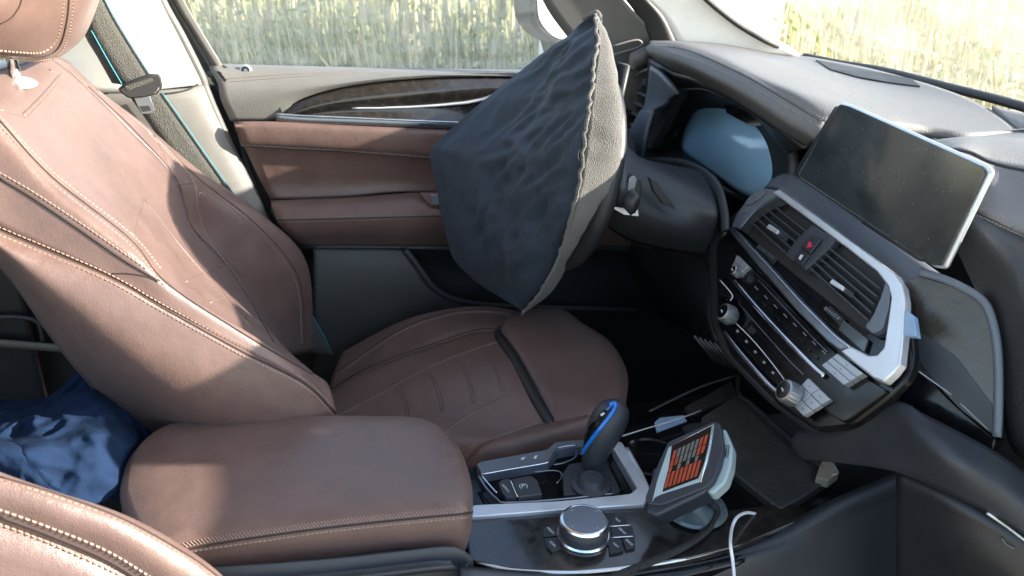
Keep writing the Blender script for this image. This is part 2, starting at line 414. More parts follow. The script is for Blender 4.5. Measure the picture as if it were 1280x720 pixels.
# pale wall added for the white glare past the windscreen pillar; its right end meets the grass
WA, WB = V((1.5, 2.8)), V((2.7, 3.5))
def GLARE_WALL(x, y):
    d = WB-WA; t = (V((x, y))-WA).dot(d)/d.dot(d); s = (V((x, y))-WA).cross(d)/d.length
    s0 = (V((CAM.x, CAM.y))-WA).cross(d)/d.length
    v = V((x-CAM.x, y-CAM.y)); v.normalize()
    return (.30 < v.x < .522 and s*s0 > 0) or (-.3 < t < 1.1 and abs(s) < .25)
grass()
wl = thing('glare_wall', 'pale wall added for the white glare beyond the far windscreen pillar', 'wall', (2.15, 3.5, GZ))
Fw = Frame((*WA, GZ), (WB-WA).to_3d(), (0, 0, 1))
prism('glare_wall_face', Fw, [(-.35, -.1), ((WB-WA).length, -.1), ((WB-WA).length, 1.75), (-.35, 1.75)], -.2, 0, M['plaster'], wl, .01)
prism('glare_wall_coping', Fw, [(-.37, 1.755), ((WB-WA).length+.02, 1.755), ((WB-WA).length+.02, 1.82), (-.37, 1.82)], -.23, .03, M['plaster'], wl, .01)
# bonnet outside the windscreen
bn = loft('bonnet', [[V((1.13+.02, y, .70-.1*abs(y)**2)) for y in (.75, .4, 0, -.4, -.75)], [V((1.5, y, .71-.12*abs(y)**2)) for y in (.78, .4, 0, -.4, -.78)],
    [V((2.0, y, .66-.14*abs(y)**2)) for y in (.76, .4, 0, -.4, -.76)], [V((2.25, y, .5-.14*abs(y)**2)) for y in (.7, .4, 0, -.4, -.7)]], M['paint'], None, 20, 5, .02, V((1.5, 0, 3)))
tag(bn, 'pale car bonnet outside below the windscreen', 'bonnet')
cw = box('scuttle', (1.03, -.66, .62), (1.16, .66, .73), M['rubber'], None, .01); tag(cw, 'black plastic scuttle along the base of the windscreen', 'scuttle')
# ================================================================ car shell
struct(box('floor', (-1.6, -.72, -.06), (1.1, .72, 0), M['carpet'], None, .004), 'dark carpeted car floor')
struct(box('bulkhead', (.98, -.70, 0), (1.03, .70, .70), M['carpet'], None, .004), 'dark bulkhead behind the dashboard')
struct(box('roof', (-1.7, -.60, 1.25), (.40, .60, 1.29), M['pillar'], None, .01), 'pale headliner and roof above the seats')
box('tailgate', (-1.75, -.70, 0), (-1.70, .70, .75), M['frame_dark'], None, .01); tag(bpy.data.objects['tailgate'], 'dark rear panel of the cabin', 'tailgate')
# windscreen
def ws(t, y): return V((.42+(1.09-.42)*t, y, 1.26+(.765-1.26)*t+.03*(1-abs(y)/.66)*sin(t*pi)))
wv = thing('windscreen', 'large dusty windscreen in front of the dashboard', 'windscreen', (1.09, 0, .76))
loft('pane', [[ws(t, y*(.60+.07*t)) for y in (-1, -.5, 0, .5, 1)] for t in (0, .33, .66, 1)], M['glass'], wv, 24, 6, 0, V((0, 0, .9)))
lo = Q('1000,68,x1.03 1040,76,x1.045 1100,86,x1.055 1180,106,x1.06 1240,121,x1.062 1300,138,x1.062 1400,166,x1.062')
tube('lower_seal', [p+V((.01, 0, -.004)) for p in spline(lo, 8)], .012, M['rubber'], wv, 10, V((0, 0, 1)), .55)
tube('pillar_seal', spline([*Q('868,-14,y.628 900,14,y.628 930,36,y.628 965,55,y.628'), lo[0]+V((.01, 0, -.004)), lo[1]+V((.01, 0, -.004))], 8), .0045, M['rubber'], wv)
# A pillar: pale trim, dark frame of the door beside it
ap = thing('windscreen_pillar', 'pale sunlit trim of the far windscreen pillar', 'pillar', (1.0, .66, .78))
loft('pillar_trim', [Q('760,-60,y.652 800,-10,y.654 830,20,y.656 852,62,y.66'), Q('800,-60,y.642 838,-12,y.643 880,22,y.645 930,66,y.648'), Q('850,-60,y.632 886,-14,y.632 925,27,y.632 1000,70,y.632')], M['pillar'], ap, 24, 6, .02)
# ================================================================ driver's door
dr = thing('driver_door', 'closed far front door with brown leather insert and dark wood trim', 'door', (.3, .74, 0))
top = loft('top_pad', [Q('262,79 330,81 450,84 640,87 760,86 850,84', 'y', .765), Q('262,84 330,86 450,88 640,90 760,90 850,88', 'y', .735),
    Q('272,104 330,104 450,98 560,92 700,92 850,92', 'y', .715), Q('276,125 330,120 400,108 500,96 600,94 850,100', 'y', .708), Q('288,151 347,149 372,126 440,107 560,96 700,95 860,110', 'y', .712)], M['door_top'], dr, 60, 6, .004)
stitches(dr, bvh(top), '278,103 330,99 400,94 480,89', M['thread_grey'], 0); stitches(dr, bvh(top), '278,99 330,95 400,91 450,89', M['thread_grey'], 0)
wood = loft('wood_trim', [Q('352,146 372,127 440,108.5 560,97.5 700,96.5 800,97', 'y', .713), Q('352,146.5 400,131 460,122 560,114 700,110 800,112', 'y', .700), Q('354,147 420,140 500,136 600,131 700,127 800,128', 'y', .705),
    Q('354,148 420,150 500,154 600,157.5 700,160 800,164', 'y', .694)], M['wood'], dr, 50, 6, .02)
tube('handle_edge', spline([p for p, n in on(bvh(wood), '440,134 500,133.5 560,130 600,124 622,115 640,104', 5, .003)], 2), .0035, M['alu'], dr, 8, V((0, -1, .3)), .5, taper=lambda t: .3+1.0*t)
tube('chrome_strip', spline(Q('345,146 380,149 460,152 560,156 700,161 800,166', 'y', .692), 6), .0075, M['alu_dark'], dr, 10, V((0, 1, 0)), .5)
tube('chrome_edge', spline(Q('347,142.5 380,144.5 460,148 560,152.4 700,157 800,162', 'y', .687), 6), .0014, M['chrome'], dr)
ins = loft('leather_insert', [Q('292,152 345,152 440,157 560,162 700,167 960,178', 'y', .69), Q('295,160 345,159 440,164 560,169 700,174 960,186', 'y', .682), Q('300,179 345,181 440,186 560,195 700,205 960,220', 'y', .685),
    Q('306,186 345,188 440,193 560,202 700,212 960,230', 'y', .70), Q('325,225 360,226 440,226 530,226 700,235 960,250', 'y', .712), Q('338,249 370,249 440,246 520,240 700,250 960,262', 'y', .708)], M['leather'], dr, 60, 6, .02)
for o_ in (0, .004): stitches(dr, bvh(ins), '302,181 345,183 440,188.5 560,197.5 600,201', M['thread_grey'], o_, .0052, .0038, .0007)
seam(dr, bvh(ins), '301,183 345,185 440,190.5 560,199.5 600,203', M['groove'])
arm = loft('door_armrest', [Q('338,250 370,249 440,246 520,240 545,243 700,246 900,247', 'y', .712), Q('340,254 370,254 440,251 520,246 560,250 700,251 900,252', 'y', .668), Q('345,272 375,271 440,269 560,266 620,266 900,268', 'y', .642),
    Q('350,282 375,282 440,280 560,277 620,277 900,279', 'y', .64), Q('362,294 385,294 440,293 560,292 620,292 900,292', 'y', .65), Q('376,307 395,307 440,307 560,308 620,308 900,308', 'y', .68)], M['leather'], dr, 50, 6, .02)
seam(dr, bvh(arm), '344,275 380,274.5 440,273 560,270 600,270', M['groove'], .0014); stitches(dr, bvh(arm), '344,273 380,272.4 440,271 560,268', M['thread_grey'], 0, .0052, .0036, .0006)
# window switches
Fs = Frame(U(548, 251, 'y', .653), (1, -.02, 0), (0, .5, 1))
sp = prism('switch_panel', Fs, rnd(Fs.px('524,241 640,242 640,260 538,257 530,248'), .004), -.02, .003, M['leather'], dr)
for s_ in ('538,244 551,244 553,256 541,256', '555,245 567,245 569,257 557,257', '571,246 583,246 585,258 573,258'):
    b_ = prism('window_switch', Fs, rnd(Fs.px(s_, .004), .001), .002, .007, M['satin'], dr, .001)
    prism('switch_edge', Fs, rnd(Fs.px(s_, .004), .001)[:8], .0071, .0078, M['alu'], b_, 0)
low = loft('lower_panel', [Q('376,308 395,309 440,309 560,310 960,312', 'y', .69), Q('385,330 395,332 450,332 520,332 960,330', 'y', .715), Q('388,380 395,385 450,385 520,380 960,370', 'y', .715), Q('300,560 395,560 450,560 520,560 960,560', 'y', .70)], M['plastic'], dr, 30, 5, .02)
pk = loft('map_pocket', [Q('392,311 430,311 470,311 507,312', 'y', .683), Q('392,350 420,340 460,335 520,336', 'y', .672), Q('392,400 420,380 480,368 545,366', 'y', .668), Q('392,450 440,440 520,405 600,384', 'y', .672), Q('392,500 440,480 560,430 680,392', 'y', .69)], M['pocket'], dr, 24, 6, .02)
tube('pocket_rim', spline(Q('506,312,y.672 522,332,y.667 541,358,y.664 560,371,y.664 590,379,y.665 640,383,y.668 720,386,y.675 800,388,y.69'), 6), .0065, M['plastic_soft'], dr, 10, V((0, -1, 0)), .6)
# lock pin / badge on the sill
Fb = Frame(U(307, 88, 'y', .733), (1, 0, 0), (0, .05, 1)); Fb.n = V((0, -1, .15)).normalized()
c_ = Fb.o
bd = lathe('sill_badge', c_, Fb.n, [(.010, 0), (.010, .002), (.0085, .003)], M['alu'], dr); lathe('badge_face', c_+Fb.n*.0025, Fb.n, [(.0068, 0), (.0068, .0012)], M['gloss'], bd); lathe('badge_centre', c_+Fb.n*.0035, Fb.n, [(.0034, 0), (.003, .0012)], M['alu_dark'], bd)
# window pane, frame
loft('window_pane', [Q('225,-40 500,-40 800,-40', 'y', .76), Q('262,85 500,88 850,88', 'y', .765)], M['glass_side'], dr, 12, 4, 0)
fr = loft('window_frame', [Q('207,-40,y.748 214,0,y.748 240,45,y.748 262,85,y.748 270,92,y.748'), Q('206,-40,y.74 220,0,y.74 247,45,y.74 272,85,y.74 276,91,y.74'), Q('214,-40,y.742 230,0,y.742 256,45,y.742 278,82,y.742 279,91,y.742')], M['frame_grey'], dr, 20, 5, .012)
loft('frame_edge', [Q('190,-40,y.752 199,0,y.752 232,55,y.752 262,98,y.752'), Q('204,-40,y.742 213,0,y.742 244,52,y.742 270,96,y.742')], M['frame_dark'], dr, 20, 3, .012)
loft('door_edge', [Q('258,90,y.745 282,130,y.745 302,180,y.745 322,235,y.745 350,300,y.745 380,350,y.745'), Q('268,88,y.73 292,130,y.73 312,190,y.73 338,250,y.73 368,310,y.73 400,360,y.73'), Q('280,100,y.716 294,140,y.716 320,200,y.716 345,260,y.716 385,320,y.716 420,370,y.716')], M['rubber'], dr, 30, 4, .02)
# small triangular mirror panel and front frame of the window
loft('mirror_panel', [Q('668,-20,y.745 690,20,y.745 720,60,y.745 740,92,y.745'), Q('720,-20,y.735 760,20,y.735 790,50,y.735 815,92,y.735'), Q('762,-20,y.728 800,22,y.728 832,50,y.728 862,92,y.728')], M['frame_grey'], dr, 16, 5, .015)
loft('front_frame', [Q('748,-40,y.73 778,-5,y.73 805,32,y.73 815,60,y.73'), Q('775,-40,y.715 800,-6,y.715 824,22,y.715 838,56,y.715'), Q('785,-40,y.72 812,-2,y.72 836,28,y.72 850,58,y.72')], M['frame_dark'], dr, 16, 5, .015)
tube('panel_line', spline(Q('764,58,y.722 796,50,y.722 800,58,y.722 768,68,y.722'), 5), .002, M['door_top'], dr)
# door mirror outside
mr = thing('door_mirror', 'door mirror outside the far front window, sky reflection painted pale on its glass', 'mirror', (.62, .92, .75))
Fm = Frame(U(690, 15, 'y', .95), (1, .35, 0), (0, 0, 1)); mp = rnd(Fm.px('664,-30 755,-40 745,40 705,58 686,52 664,30'), .03)
prism('mirror_shell', Fm, mp, -.07, 0, M['frame_grey'], mr, .008); ml = rnd(Fm.px('670,-24 748,-34 740,36 704,50 690,46 671,26'), .028)
prism('mirror_glass', Fm, ml, .001, .004, M['paint'], mr, .001); prism('mirror_arm', Fm, Fm.px('690,50 740,50 760,86 700,86'), -.05, -.01, M['frame_dark'], mr, .004)  # pale paint on the mirror glass imitates the bright sky reflected in it
box('door_core', (-.02, .745, .02), (1.02, .775, .725), M['frame_dark'], dr, .004)
# ================================================================ B pillar
bp = thing('door_pillar', 'pale plastic trim of the centre pillar behind the seat belt', 'pillar', (-.2, .72, 0))
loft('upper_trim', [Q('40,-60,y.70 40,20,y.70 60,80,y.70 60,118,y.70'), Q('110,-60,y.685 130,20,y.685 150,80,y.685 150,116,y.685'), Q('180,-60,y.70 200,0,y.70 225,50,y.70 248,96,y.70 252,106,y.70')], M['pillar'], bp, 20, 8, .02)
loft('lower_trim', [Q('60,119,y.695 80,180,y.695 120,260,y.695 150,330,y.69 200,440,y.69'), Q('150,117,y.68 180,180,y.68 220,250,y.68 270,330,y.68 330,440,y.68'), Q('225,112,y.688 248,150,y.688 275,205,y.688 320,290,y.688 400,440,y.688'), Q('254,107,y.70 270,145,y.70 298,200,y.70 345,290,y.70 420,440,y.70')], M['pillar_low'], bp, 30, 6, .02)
tube('trim_joint', [p for p, n in on([BV[-1], BV[-2]], '60,118 150,116.5 205,117 235,112 249,104', 6, .0006)], .0013, M['frame_dark'], bp); box('pillar_core', (-.42, .78, .02), (.04, .80, .70), M['rubber'], bp, .004)
tube('door_seal', spline(Q('190,-40 201,0 226,46 250,94 256,112 272,150 296,203 322,255 350,310', 'y', .71), 6), .0085, M['frame_grey'], bp, 10)
# ================================================================ seat belt
sb = thing('seat_belt', 'dark grey seat belt with turquoise edge threads hanging beside the driver seat', 'seat belt', (-.15, .66, .2))
def strap(name, l, r, t=.0018, m=None):
    return loft(name, [l, r], m or M['web'], sb, 30, 3, t)
strap('belt_webbing', Q('96,-20,y.645 114,38,y.648 134,74,y.65 154,108,y.652'), Q('121,-20,y.66 141,18,y.662 165,58,y.664 190,97,y.666'))
strap('belt_webbing', Q('84,-20,y.668 104,40,y.668 122,72,y.668 140,104,y.668'), Q('92,-20,y.662 116,40,y.662 134,72,y.662 154,106,y.662'))
lw = strap('belt_webbing', Q('160,118,y.652 190,160,y.652 235,225,y.65 290,300,y.64 360,400,y.62 372,440,y.62'), Q('202,114,y.664 225,147,y.664 262,200,y.662 306,263,y.65 392,398,y.63 418,444,y.63'))
tube('edge_thread', spline(Q('114,38,y.646 134,74,y.648 154,108,y.65'), 6), .0009, M['web_edge'], sb)
tube('edge_thread', spline(Q('126,-10,y.659 141,18,y.66 165,58,y.662 190,97,y.664'), 6), .0009, M['web_edge'], sb)
tube('edge_thread', spline(Q('203,116,y.662 225,147,y.662 262,200,y.66 306,263,y.648 392,398,y.628 414,438,y.628'), 6), .0009, M['web_edge'], sb)
Ft = Frame(U(180, 118, 'y', .645), (1, .25, 0), (0, 0, 1))
tg = prism('tongue_cover', Ft, rnd(Ft.px('147,112 158,103 188,92 200,93 203,107 196,117 178,121 160,122'), .004), -.006, .008, M['rubber'], sb, .003)
prism('slot', Ft, rnd(Ft.px('156,108 190,97 193,101 160,113', .008), .001), .0081, .009, M['web'], tg, 0)
tn = prism('metal_tongue', Ft, rnd(Ft.px('166,120 186,116 194,138 190,142 176,142'), .002), -.002, .004, M['alu_dark'], sb, .001)
prism('tongue_slot', Ft, rnd(Ft.px('174,133 186,132 189,138 178,140', .0042), .001), .0042, .005, M['rubber'], tn, 0)
tube('tongue_wire', spline([Ft.at(*Ft.px('188,118')[0], .006), Ft.at(*Ft.px('196,112')[0], .008), Ft.at(*Ft.px('198,106')[0], .006)], 4), .001, M['chrome'], tn)
bk = prism('buckle_anchor', Ft, Ft.px('392,418 400,402 402,440 394,440'), -.03, -.02, M['alu_dark'], sb, .002)
# ================================================================ driver's seat
L = M['leather']
ds = thing('driver_seat', 'brown leather driver seat with stitched bolsters and headrest', 'car seat', (.15, .38, 0))
A = Q('-60,300,y.20 0,336,y.19 60,418,y.185 110,480,y.18 160,528,y.175 215,560,y.17 300,580,y.17')
AB = Q('-60,270,y.12 0,315,y.105 70,380,y.10 140,440,y.095 210,490,y.095 290,528,y.10 400,545,y.115')
AC = Q('-60,258,y.115 0,296,y.112 120,348,y.106 195,389,y.104 300,446,y.104 380,488,y.108 424,524,y.12')
B = Q('-60,250,y.128 0,288,y.128 126,342,y.12 200,381,y.118 300,434,y.118 384,477,y.12 421,516,y.128')
BD = Q('-60,160,y.155 0,190,y.155 70,250,y.14 165,318,y.128 225,365,y.13 330,428,y.135 410,480,y.145')
D = Q('-60,100,y.175 0,150,y.175 64,220,y.165 161,297,y.16 210,354,y.165 312,422,y.17 395,470,y.18')
side = loft('side_panel', [A, AB, AC, B], L, ds, 60, 7, .006)
nb = loft('bolster', [B, BD, D], L, ds, 60, 7, .006)
bs_ = bvh(side, nb)
cen = loft('backrest', [D, Q('-30,95,y.25 20,130,y.25 100,205,y.25 172,275,y.25 235,345,y.25 310,400,y.25 385,460,y.25'),
    Q('20,82,y.38 60,110,y.38 120,170,y.39 180,235,y.395 240,300,y.395 300,370,y.395 370,450,y.38'), Q('60,68,y.48 100,100,y.49 160,160,y.50 218,222,y.505 243,288,y.505 290,340,y.50 350,435,y.47')], L, ds, 60, 8, .04)
fb = loft('bolster', [Q('60,68,y.48 100,100,y.49 160,160,y.50 218,222,y.505 243,288,y.505 290,340,y.50 350,435,y.47'), Q('76,72,y.50 112,104,y.515 175,160,y.53 238,224,y.54 276,290,y.55 322,355,y.55 366,440,y.53'),
    Q('84,76,y.53 122,112,y.55 182,158,y.57 247,216,y.595 318,272,y.605 368,340,y.61 384,440,y.60'), Q('86,80,y.56 126,116,y.58 186,162,y.60 250,214,y.62 330,270,y.635 384,330,y.64 392,440,y.63'), Q('70,90,y.60 110,125,y.62 170,170,y.64 240,222,y.655 318,282,y.665 376,345,y.67 380,440,y.66')], L, ds, 60, 7, .02)
bb = bvh(nb, side)
# seams and double stitching
s1 = '-20,280 0,289 130,344 200,383 300,438 380,479 420,517'
def shift(s, dx, dy): return ' '.join('%g,%g' % (float(t.split(',')[0])+dx, float(t.split(',')[1])+dy) for t in s.split())
seam(ds, bb, s1, M['groove'], .0013)
stitches(ds, bb, shift(s1, 0, -4.5), M['thread']); stitches(ds, bb, shift(s1, 0, 5), M['thread'])
s2 = '0,223 40,247 95,284 150,322 191,347 197,352'; seam(ds, bb, s2, M['groove'], .0016)
stitches(ds, bb, '0,216 40,239 95,275 150,313 185,338', M['thread'])
seam(ds, bb, '140,342 160,342 180,345 195,351', M['groove'], .0009)
s3 = '0,152 64,221 161,298 209,355'; c3 = bvh(nb, cen)
seam(ds, c3, '-10,142 0,151 64,220.5 161,297.5 209,354.5 312,422 390,468', M['groove'], .0011)
stitches(ds, c3, '0,158 62,226 159,303 206,359', M['thread']); stitches(ds, c3, '0,146 66,215 163,292 200,335', M['thread'])
for s_ in ('178,250 171,272 165,293', '181,250 220,300 262,350 312,407', '140,118 176,150 200,182 218,220'): seam(ds, bvh(cen, fb), s_, L, .0022, 'welt')
c4 = bvh(cen, fb)
seam(ds, c4, '110,108 165,160 218,220 230,255 243,288 289,339 342,428', M['groove'], .0011)
seam(ds, c4, '120,112 185,163 240,222 248,262 262,300 300,350 345,410', L, .0022, 'welt')
seam(ds, bvh(fb), '190,166 247,222 318,278 364,330 378,370 381,430', M['groove'], .0009); stitches(ds, bvh(fb), '187,168 243,223 314,281 360,333 374,372 377,430', M['thread'])
seam(ds, c4, '216,230 260,232 300,262 335,300', L, .0012, 'welt')
for s_ in ('232,352 262,338 282,330', '262,378 296,362 314,352'): seam(ds, bvh(cen), s_, L, .0016, 'welt')
back = loft('back_shell', [A]+[Q(' '.join('%g,%g,y%g' % (px_+dx, py_, yy) for px_, py_ in ((-60, 300), (0, 336), (60, 418), (110, 480), (160, 528), (215, 560), (300, 580)))) for dx, yy in ((10, .28), (26, .40), (60, .54), (110, .64))], M['plastic'], ds, 30, 5, .004, V((-2, .4, .6)))
tops = [c[0] for c in (A, AB, AC, B, BD, D)]+[*Q('-30,95,y.25 20,82,y.38 60,68,y.48 76,72,y.50 84,76,y.53 86,80,y.56 70,90,y.60')]
loft('top_cap', [[p, p+V((-.05, 0, -.005)), p+V((-.10, .01, -.05))] for p in tops], L, ds, 8, 2, .004, V((-1, .3, 2)))
# post guide and headrest
Fp = Frame(U(25, 105, 'y', .33), (0, 1, 0), (.35, 0, 1)); Fp.n = V((.25, -.1, 1)).normalized()
lathe('post_guide', U(22, 104, 'y', .33), V((.1, -.1, 1)), [(.002, -.002), (.021, 0), (.019, .003), (.012, .005), (.0085, .006)], M['alu'], ds)
tube('headrest_post', [U(22, 104, 'y', .33), U(14, 72, 'y', .33)+V((0, 0, 0)), U(8, 40, 'y', .33)], .0062, M['chrome'], ds, 16)
def hup(cs): return [c+[U(px_, -100, 'y', c[-1].y+.05)] for c, px_ in zip(cs, (-120, -100, -60, -10, 40, 84, 110, 118, 116))]
hr = loft('headrest', hup([Q('-110,56,y.36 -112,45,y.34 -112,0,y.33 -110,-60,y.34'), Q('-96,62,y.29 -98,54,y.26 -98,0,y.24 -96,-60,y.25'), Q('-60,66,y.24 -60,60,y.2 -60,0,y.18 -60,-60,y.2'), Q('-20,69,y.27 -20,62,y.22 -20,10,y.19 -20,-60,y.21'), Q('20,75,y.30 24,64,y.25 28,15,y.22 40,-60,y.23'), Q('50,78,y.34 58,66,y.29 70,15,y.26 88,-60,y.27'),
    Q('76,70,y.39 90,56,y.34 108,10,y.32 124,-60,y.33'), Q('88,62,y.44 106,44,y.41 122,0,y.40 138,-60,y.40'), Q('80,60,y.48 108,38,y.46 126,-5,y.46 140,-60,y.46')]), L, ds, 30, 6, .01)
hb = loft('headrest_base', [Q('-60,64,y.26 -20,68,y.29 20,74,y.32 50,77,y.36 76,69,y.41 86,62,y.46'), Q('-60,50,y.36 -20,54,y.38 20,58,y.4 50,62,y.42 70,60,y.46 84,60,y.48')], L, ds, 20, 4, .02, V((-.2, .3, 0)))
seam(ds, bvh(hr), '-10,66 25,69 50,70 68,64 78,48 84,20 86,-5', M['groove'], .0014); stitches(ds, bvh(hr), '-10,62 25,65 48,66 62,60 72,46 78,20 80,-5', M['thread']); stitches(ds, bvh(hr), '-10,70 25,73 52,75 73,68 84,50 90,20 92,-5', M['thread'])
seam(ds, bvh(hr), '0,30 14,22 24,8 28,-6', M['groove'], .001)
# leather tab under the headrest
seam(ds, c4, '30,144 52,122 72,99 76,92 62,88', L, .0028, 'welt'); seam(ds, c4, '0,136 30,146', L, .002, 'welt')
# cushion
LD = M['leather']
cu = loft('cushion_side', [Q('430,446,y.64,0 500,418,y.62 560,400,y.60 625,400,y.58 680,410,y.58'), Q('428,440,y.60 500,402,y.60 560,386,y.59 610,383,y.57 650,389,y.55'), Q('415,470,y.54 500,414,y.545 570,395,y.54 615,393,y.52 648,398,y.50'),
    Q('410,492,y.49 470,452,y.485 540,420,y.485 590,405,y.48 640,402,y.46'), Q('395,500,y.47 460,462,y.465 530,436,y.46 590,416,y.455 626,413,y.44')], LD, ds, 30, 6, .03)
cs = loft('cushion', [Q('395,500,y.47 460,462,y.465 530,436,y.46 590,416,y.455 626,413,y.44'), Q('400,530,y.36 470,505,y.36 540,466,y.37 600,438,y.38 632,425,y.385'), Q('460,560,y.28 500,532,y.28 560,500,y.29 620,462,y.30 646,452,y.31'),
    Q('520,590,y.20 560,550,y.20 600,528,y.215 640,500,y.225 664,486,y.235'), Q('570,600,y.15 600,558,y.165 640,541,y.17 670,532,y.17 690,527,y.165')], LD, ds, 30, 7, .04)
nsd = loft('cushion_side', [Q('570,600,y.15 600,558,y.165 640,541,y.17 690,528,y.165 735,518,y.16'), Q('575,615,y.13 602,566,y.14 650,550,y.14 700,537,y.14 738,527,y.14'), Q('575,660,y.125 610,600,y.125 660,585,y.125 710,570,y.125 745,560,y.125')], LD, ds, 20, 5, .02)
cb = bvh(cu, cs, nsd)
seam(ds, cb, '412,488 460,460 530,434 590,414 628,411', M['groove'], .0016)
seam(ds, cb, '420,520 470,495 530,462 590,437 630,425', LD, .0026, 'welt')
seam(ds, cb, '425,462 500,412 560,391 610,387 648,392', M['groove'], .0009); stitches(ds, cb, '426,465 500,415.5 560,394 610,390 646,395', M['thread'])
for s_ in ('492,477 500,490 507,508 510,524', '530,460 540,474 549,496 552,516', '566,446 578,462 587,482 591,505', '600,434 612,448 622,470 628,490'):
    seam(ds, cb, s_, LD, .0014, 'welt'); seam(ds, cb, shift(s_, 3.5, -1), LD, .0013, 'welt')
seam(ds, cb, '520,560 560,536 600,510 640,492', LD, .0018, 'welt')
th = loft('thigh_support', [Q('624,411,y.44 634,400,y.46 655,392,y.48 690,390,y.48 706,395,y.47'), Q('622,420,y.42 632,409,y.43 664,399,y.44 700,398,y.44 722,408,y.435'), Q('640,448,y.34 650,440,y.345 690,430,y.35 735,424,y.355 757,432,y.35'),
    Q('662,492,y.25 672,485,y.25 715,476,y.25 760,466,y.26 778,470,y.26'), Q('682,527,y.18 694,523,y.18 730,516,y.175 765,506,y.18 777,506,y.19'), Q('690,545,y.16 698,545,y.15 730,545,y.15 760,540,y.15 772,530,y.16')], LD, ds, 24, 7, .07)
for v_ in th.data.vertices: v_.co += V((.006, -.002, .008))
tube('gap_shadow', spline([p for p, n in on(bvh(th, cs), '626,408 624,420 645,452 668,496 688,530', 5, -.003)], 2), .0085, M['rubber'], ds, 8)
seam(ds, bvh(th), '629,411 632,419 650,455 672,498 692,529', LD, .0022, 'welt')
# ================================================================ front passenger seat (its inner bolster)
ps = thing('passenger_seat', 'brown leather passenger seat bolster nearest the camera at lower left', 'car seat', (-.1, -.35, 0))
P0 = Q('-240,500,y-.18 -160,523,y-.17 -80,552,y-.17 -20,582,y-.17 60,611,y-.17 160,645,y-.168 240,690,y-.168 292,735,y-.17 330,800,y-.18')
Pm1 = Q('-240,530,y-.16 -160,550,y-.15 -80,575,y-.15 -20,605,y-.145 60,630,y-.14 160,660,y-.14 240,705,y-.14 280,745,y-.15 310,800,y-.16')
P1 = Q('-240,535,y-.19 -160,555,y-.185 -80,580,y-.185 -20,608,y-.186 60,634,y-.187 150,668,y-.187 215,710,y-.188 260,752,y-.19 300,820,y-.2')
P2 = Q('-240,575,y-.2 -160,596,y-.19 -80,620,y-.19 -20,648,y-.19 60,676,y-.19 130,705,y-.19 190,740,y-.19 240,790,y-.195 280,840,y-.2')
P3 = Q('-240,740,y-.22 -160,750,y-.215 -80,760,y-.215 -20,780,y-.215 60,800,y-.215 120,820,y-.215 170,850,y-.215 220,880,y-.215 260,900,y-.22')
pb = loft('bolster', [Pm1, P0, P1, P2], L, ps, 40, 6, .03); pf = loft('side_panel', [P2, P3], L, ps, 40, 3, .03); pp = bvh(pb, pf)
seam(ps, pp, '0,646 60,668 130,698 180,728', M['groove'], .0014); stitches(ps, pp, '0,637 62,659 133,688 190,722', M['thread'], 0, .005, .0036); stitches(ps, pp, '0,655 58,677 126,707 160,724', M['thread'], 0, .005, .0036)
stitches(ps, pp, '0,600 60,618 150,651 230,696 275,728', M['thread'], 0, .005, .0036); seam(ps, pp, '0,596 60,614 150,647 232,692 277,724', M['groove'], .0009)
box('seat_core', (-.35, -.55, .05), (.0, -.23, .42), L, ps, .03)
# ================================================================ rear of the cabin
rd = thing('rear_door', 'dark rear door trim behind the driver seat', 'door', (-.5, .7, 0))
box('door_panel', (-1.6, .695, 0), (-.40, .74, .70), M['plastic'], rd, .01)
loft('window_pane', [[V((-1.5, .74, .70)), V((-.45, .74, .70))], [V((-1.45, .66, 1.2)), V((-.5, .66, 1.2))]], M['glass_side'], rd, 8, 1, 0)
box('window_pillar', (-1.7, .66, .65), (-1.45, .74, 1.25), M['pillar'], rd, .02)
tube('trim_line', spline(Q('-60,426,y.67 0,429,y.67 60,434,y.67 110,438,y.67'), 5), .008, M['frame_grey'], rd, 8, V((0, -1, 0)), .5)
tube('trim_line', spline(Q('-60,398,y.68 0,396,y.68 30,397,y.68 48,404,y.68 54,428,y.68'), 5), .004, M['plastic_soft'], rd, 8)
rs = thing('rear_bench', 'black rear bench in the dark behind the front seats', 'rear seat', (-.75, 0, 0))
box('seat_base', (-1.1, -.6, .0), (-.55, .6, .24), M['plastic'], rs, .04, 4); box('seat_back', (-1.25, -.6, .24), (-1.1, .6, .78), M['plastic'], rs, .04, 4)
jk = thing('jacket', 'crumpled blue jacket on the floor behind the armrest', 'jacket', (-.3, .2, .1))
import mathutils.noise as mn
def wobf(s, a):
    def f(v):
        n1 = mn.noise(v*s*.35); n2 = abs(mn.noise(V((v.x*s*.5+v.z*s*.6, v.y*s*.3, v.z*s*.25+4)))); n3 = abs(mn.noise(v*s*.9))
        return v+V((.2, -.7, .7))*(a*3*n1-a*4.5*n2-a*1.2*n3+a)
    return f
loft('jacket_body', [Q('-60,520,y.30 0,502,y.30 60,495,y.30 90,470,y.30 120,452,y.32 150,462,y.34 175,500,y.36'), Q('-60,530,y.18 0,520,y.17 55,512,y.15 85,500,y.17 115,482,y.19 150,490,y.21 185,520,y.24'),
    Q('-60,560,y.10 0,545,y.09 50,540,y.08 80,530,y.09 115,530,y.09 150,530,y.11 190,545,y.16'), Q('-60,590,y.04 0,575,y.03 40,572,y.01 80,575,y.02 120,572,y.03 150,572,y.06 180,580,y.1'), Q('-60,640,y.0 0,640,y-.01 40,640,y-.02 80,640,y-.01 120,630,y0 150,620,y.02 180,620,y.06')], M['jacket'], jk, 90, 16, .02, wob=wobf(60, .0055))
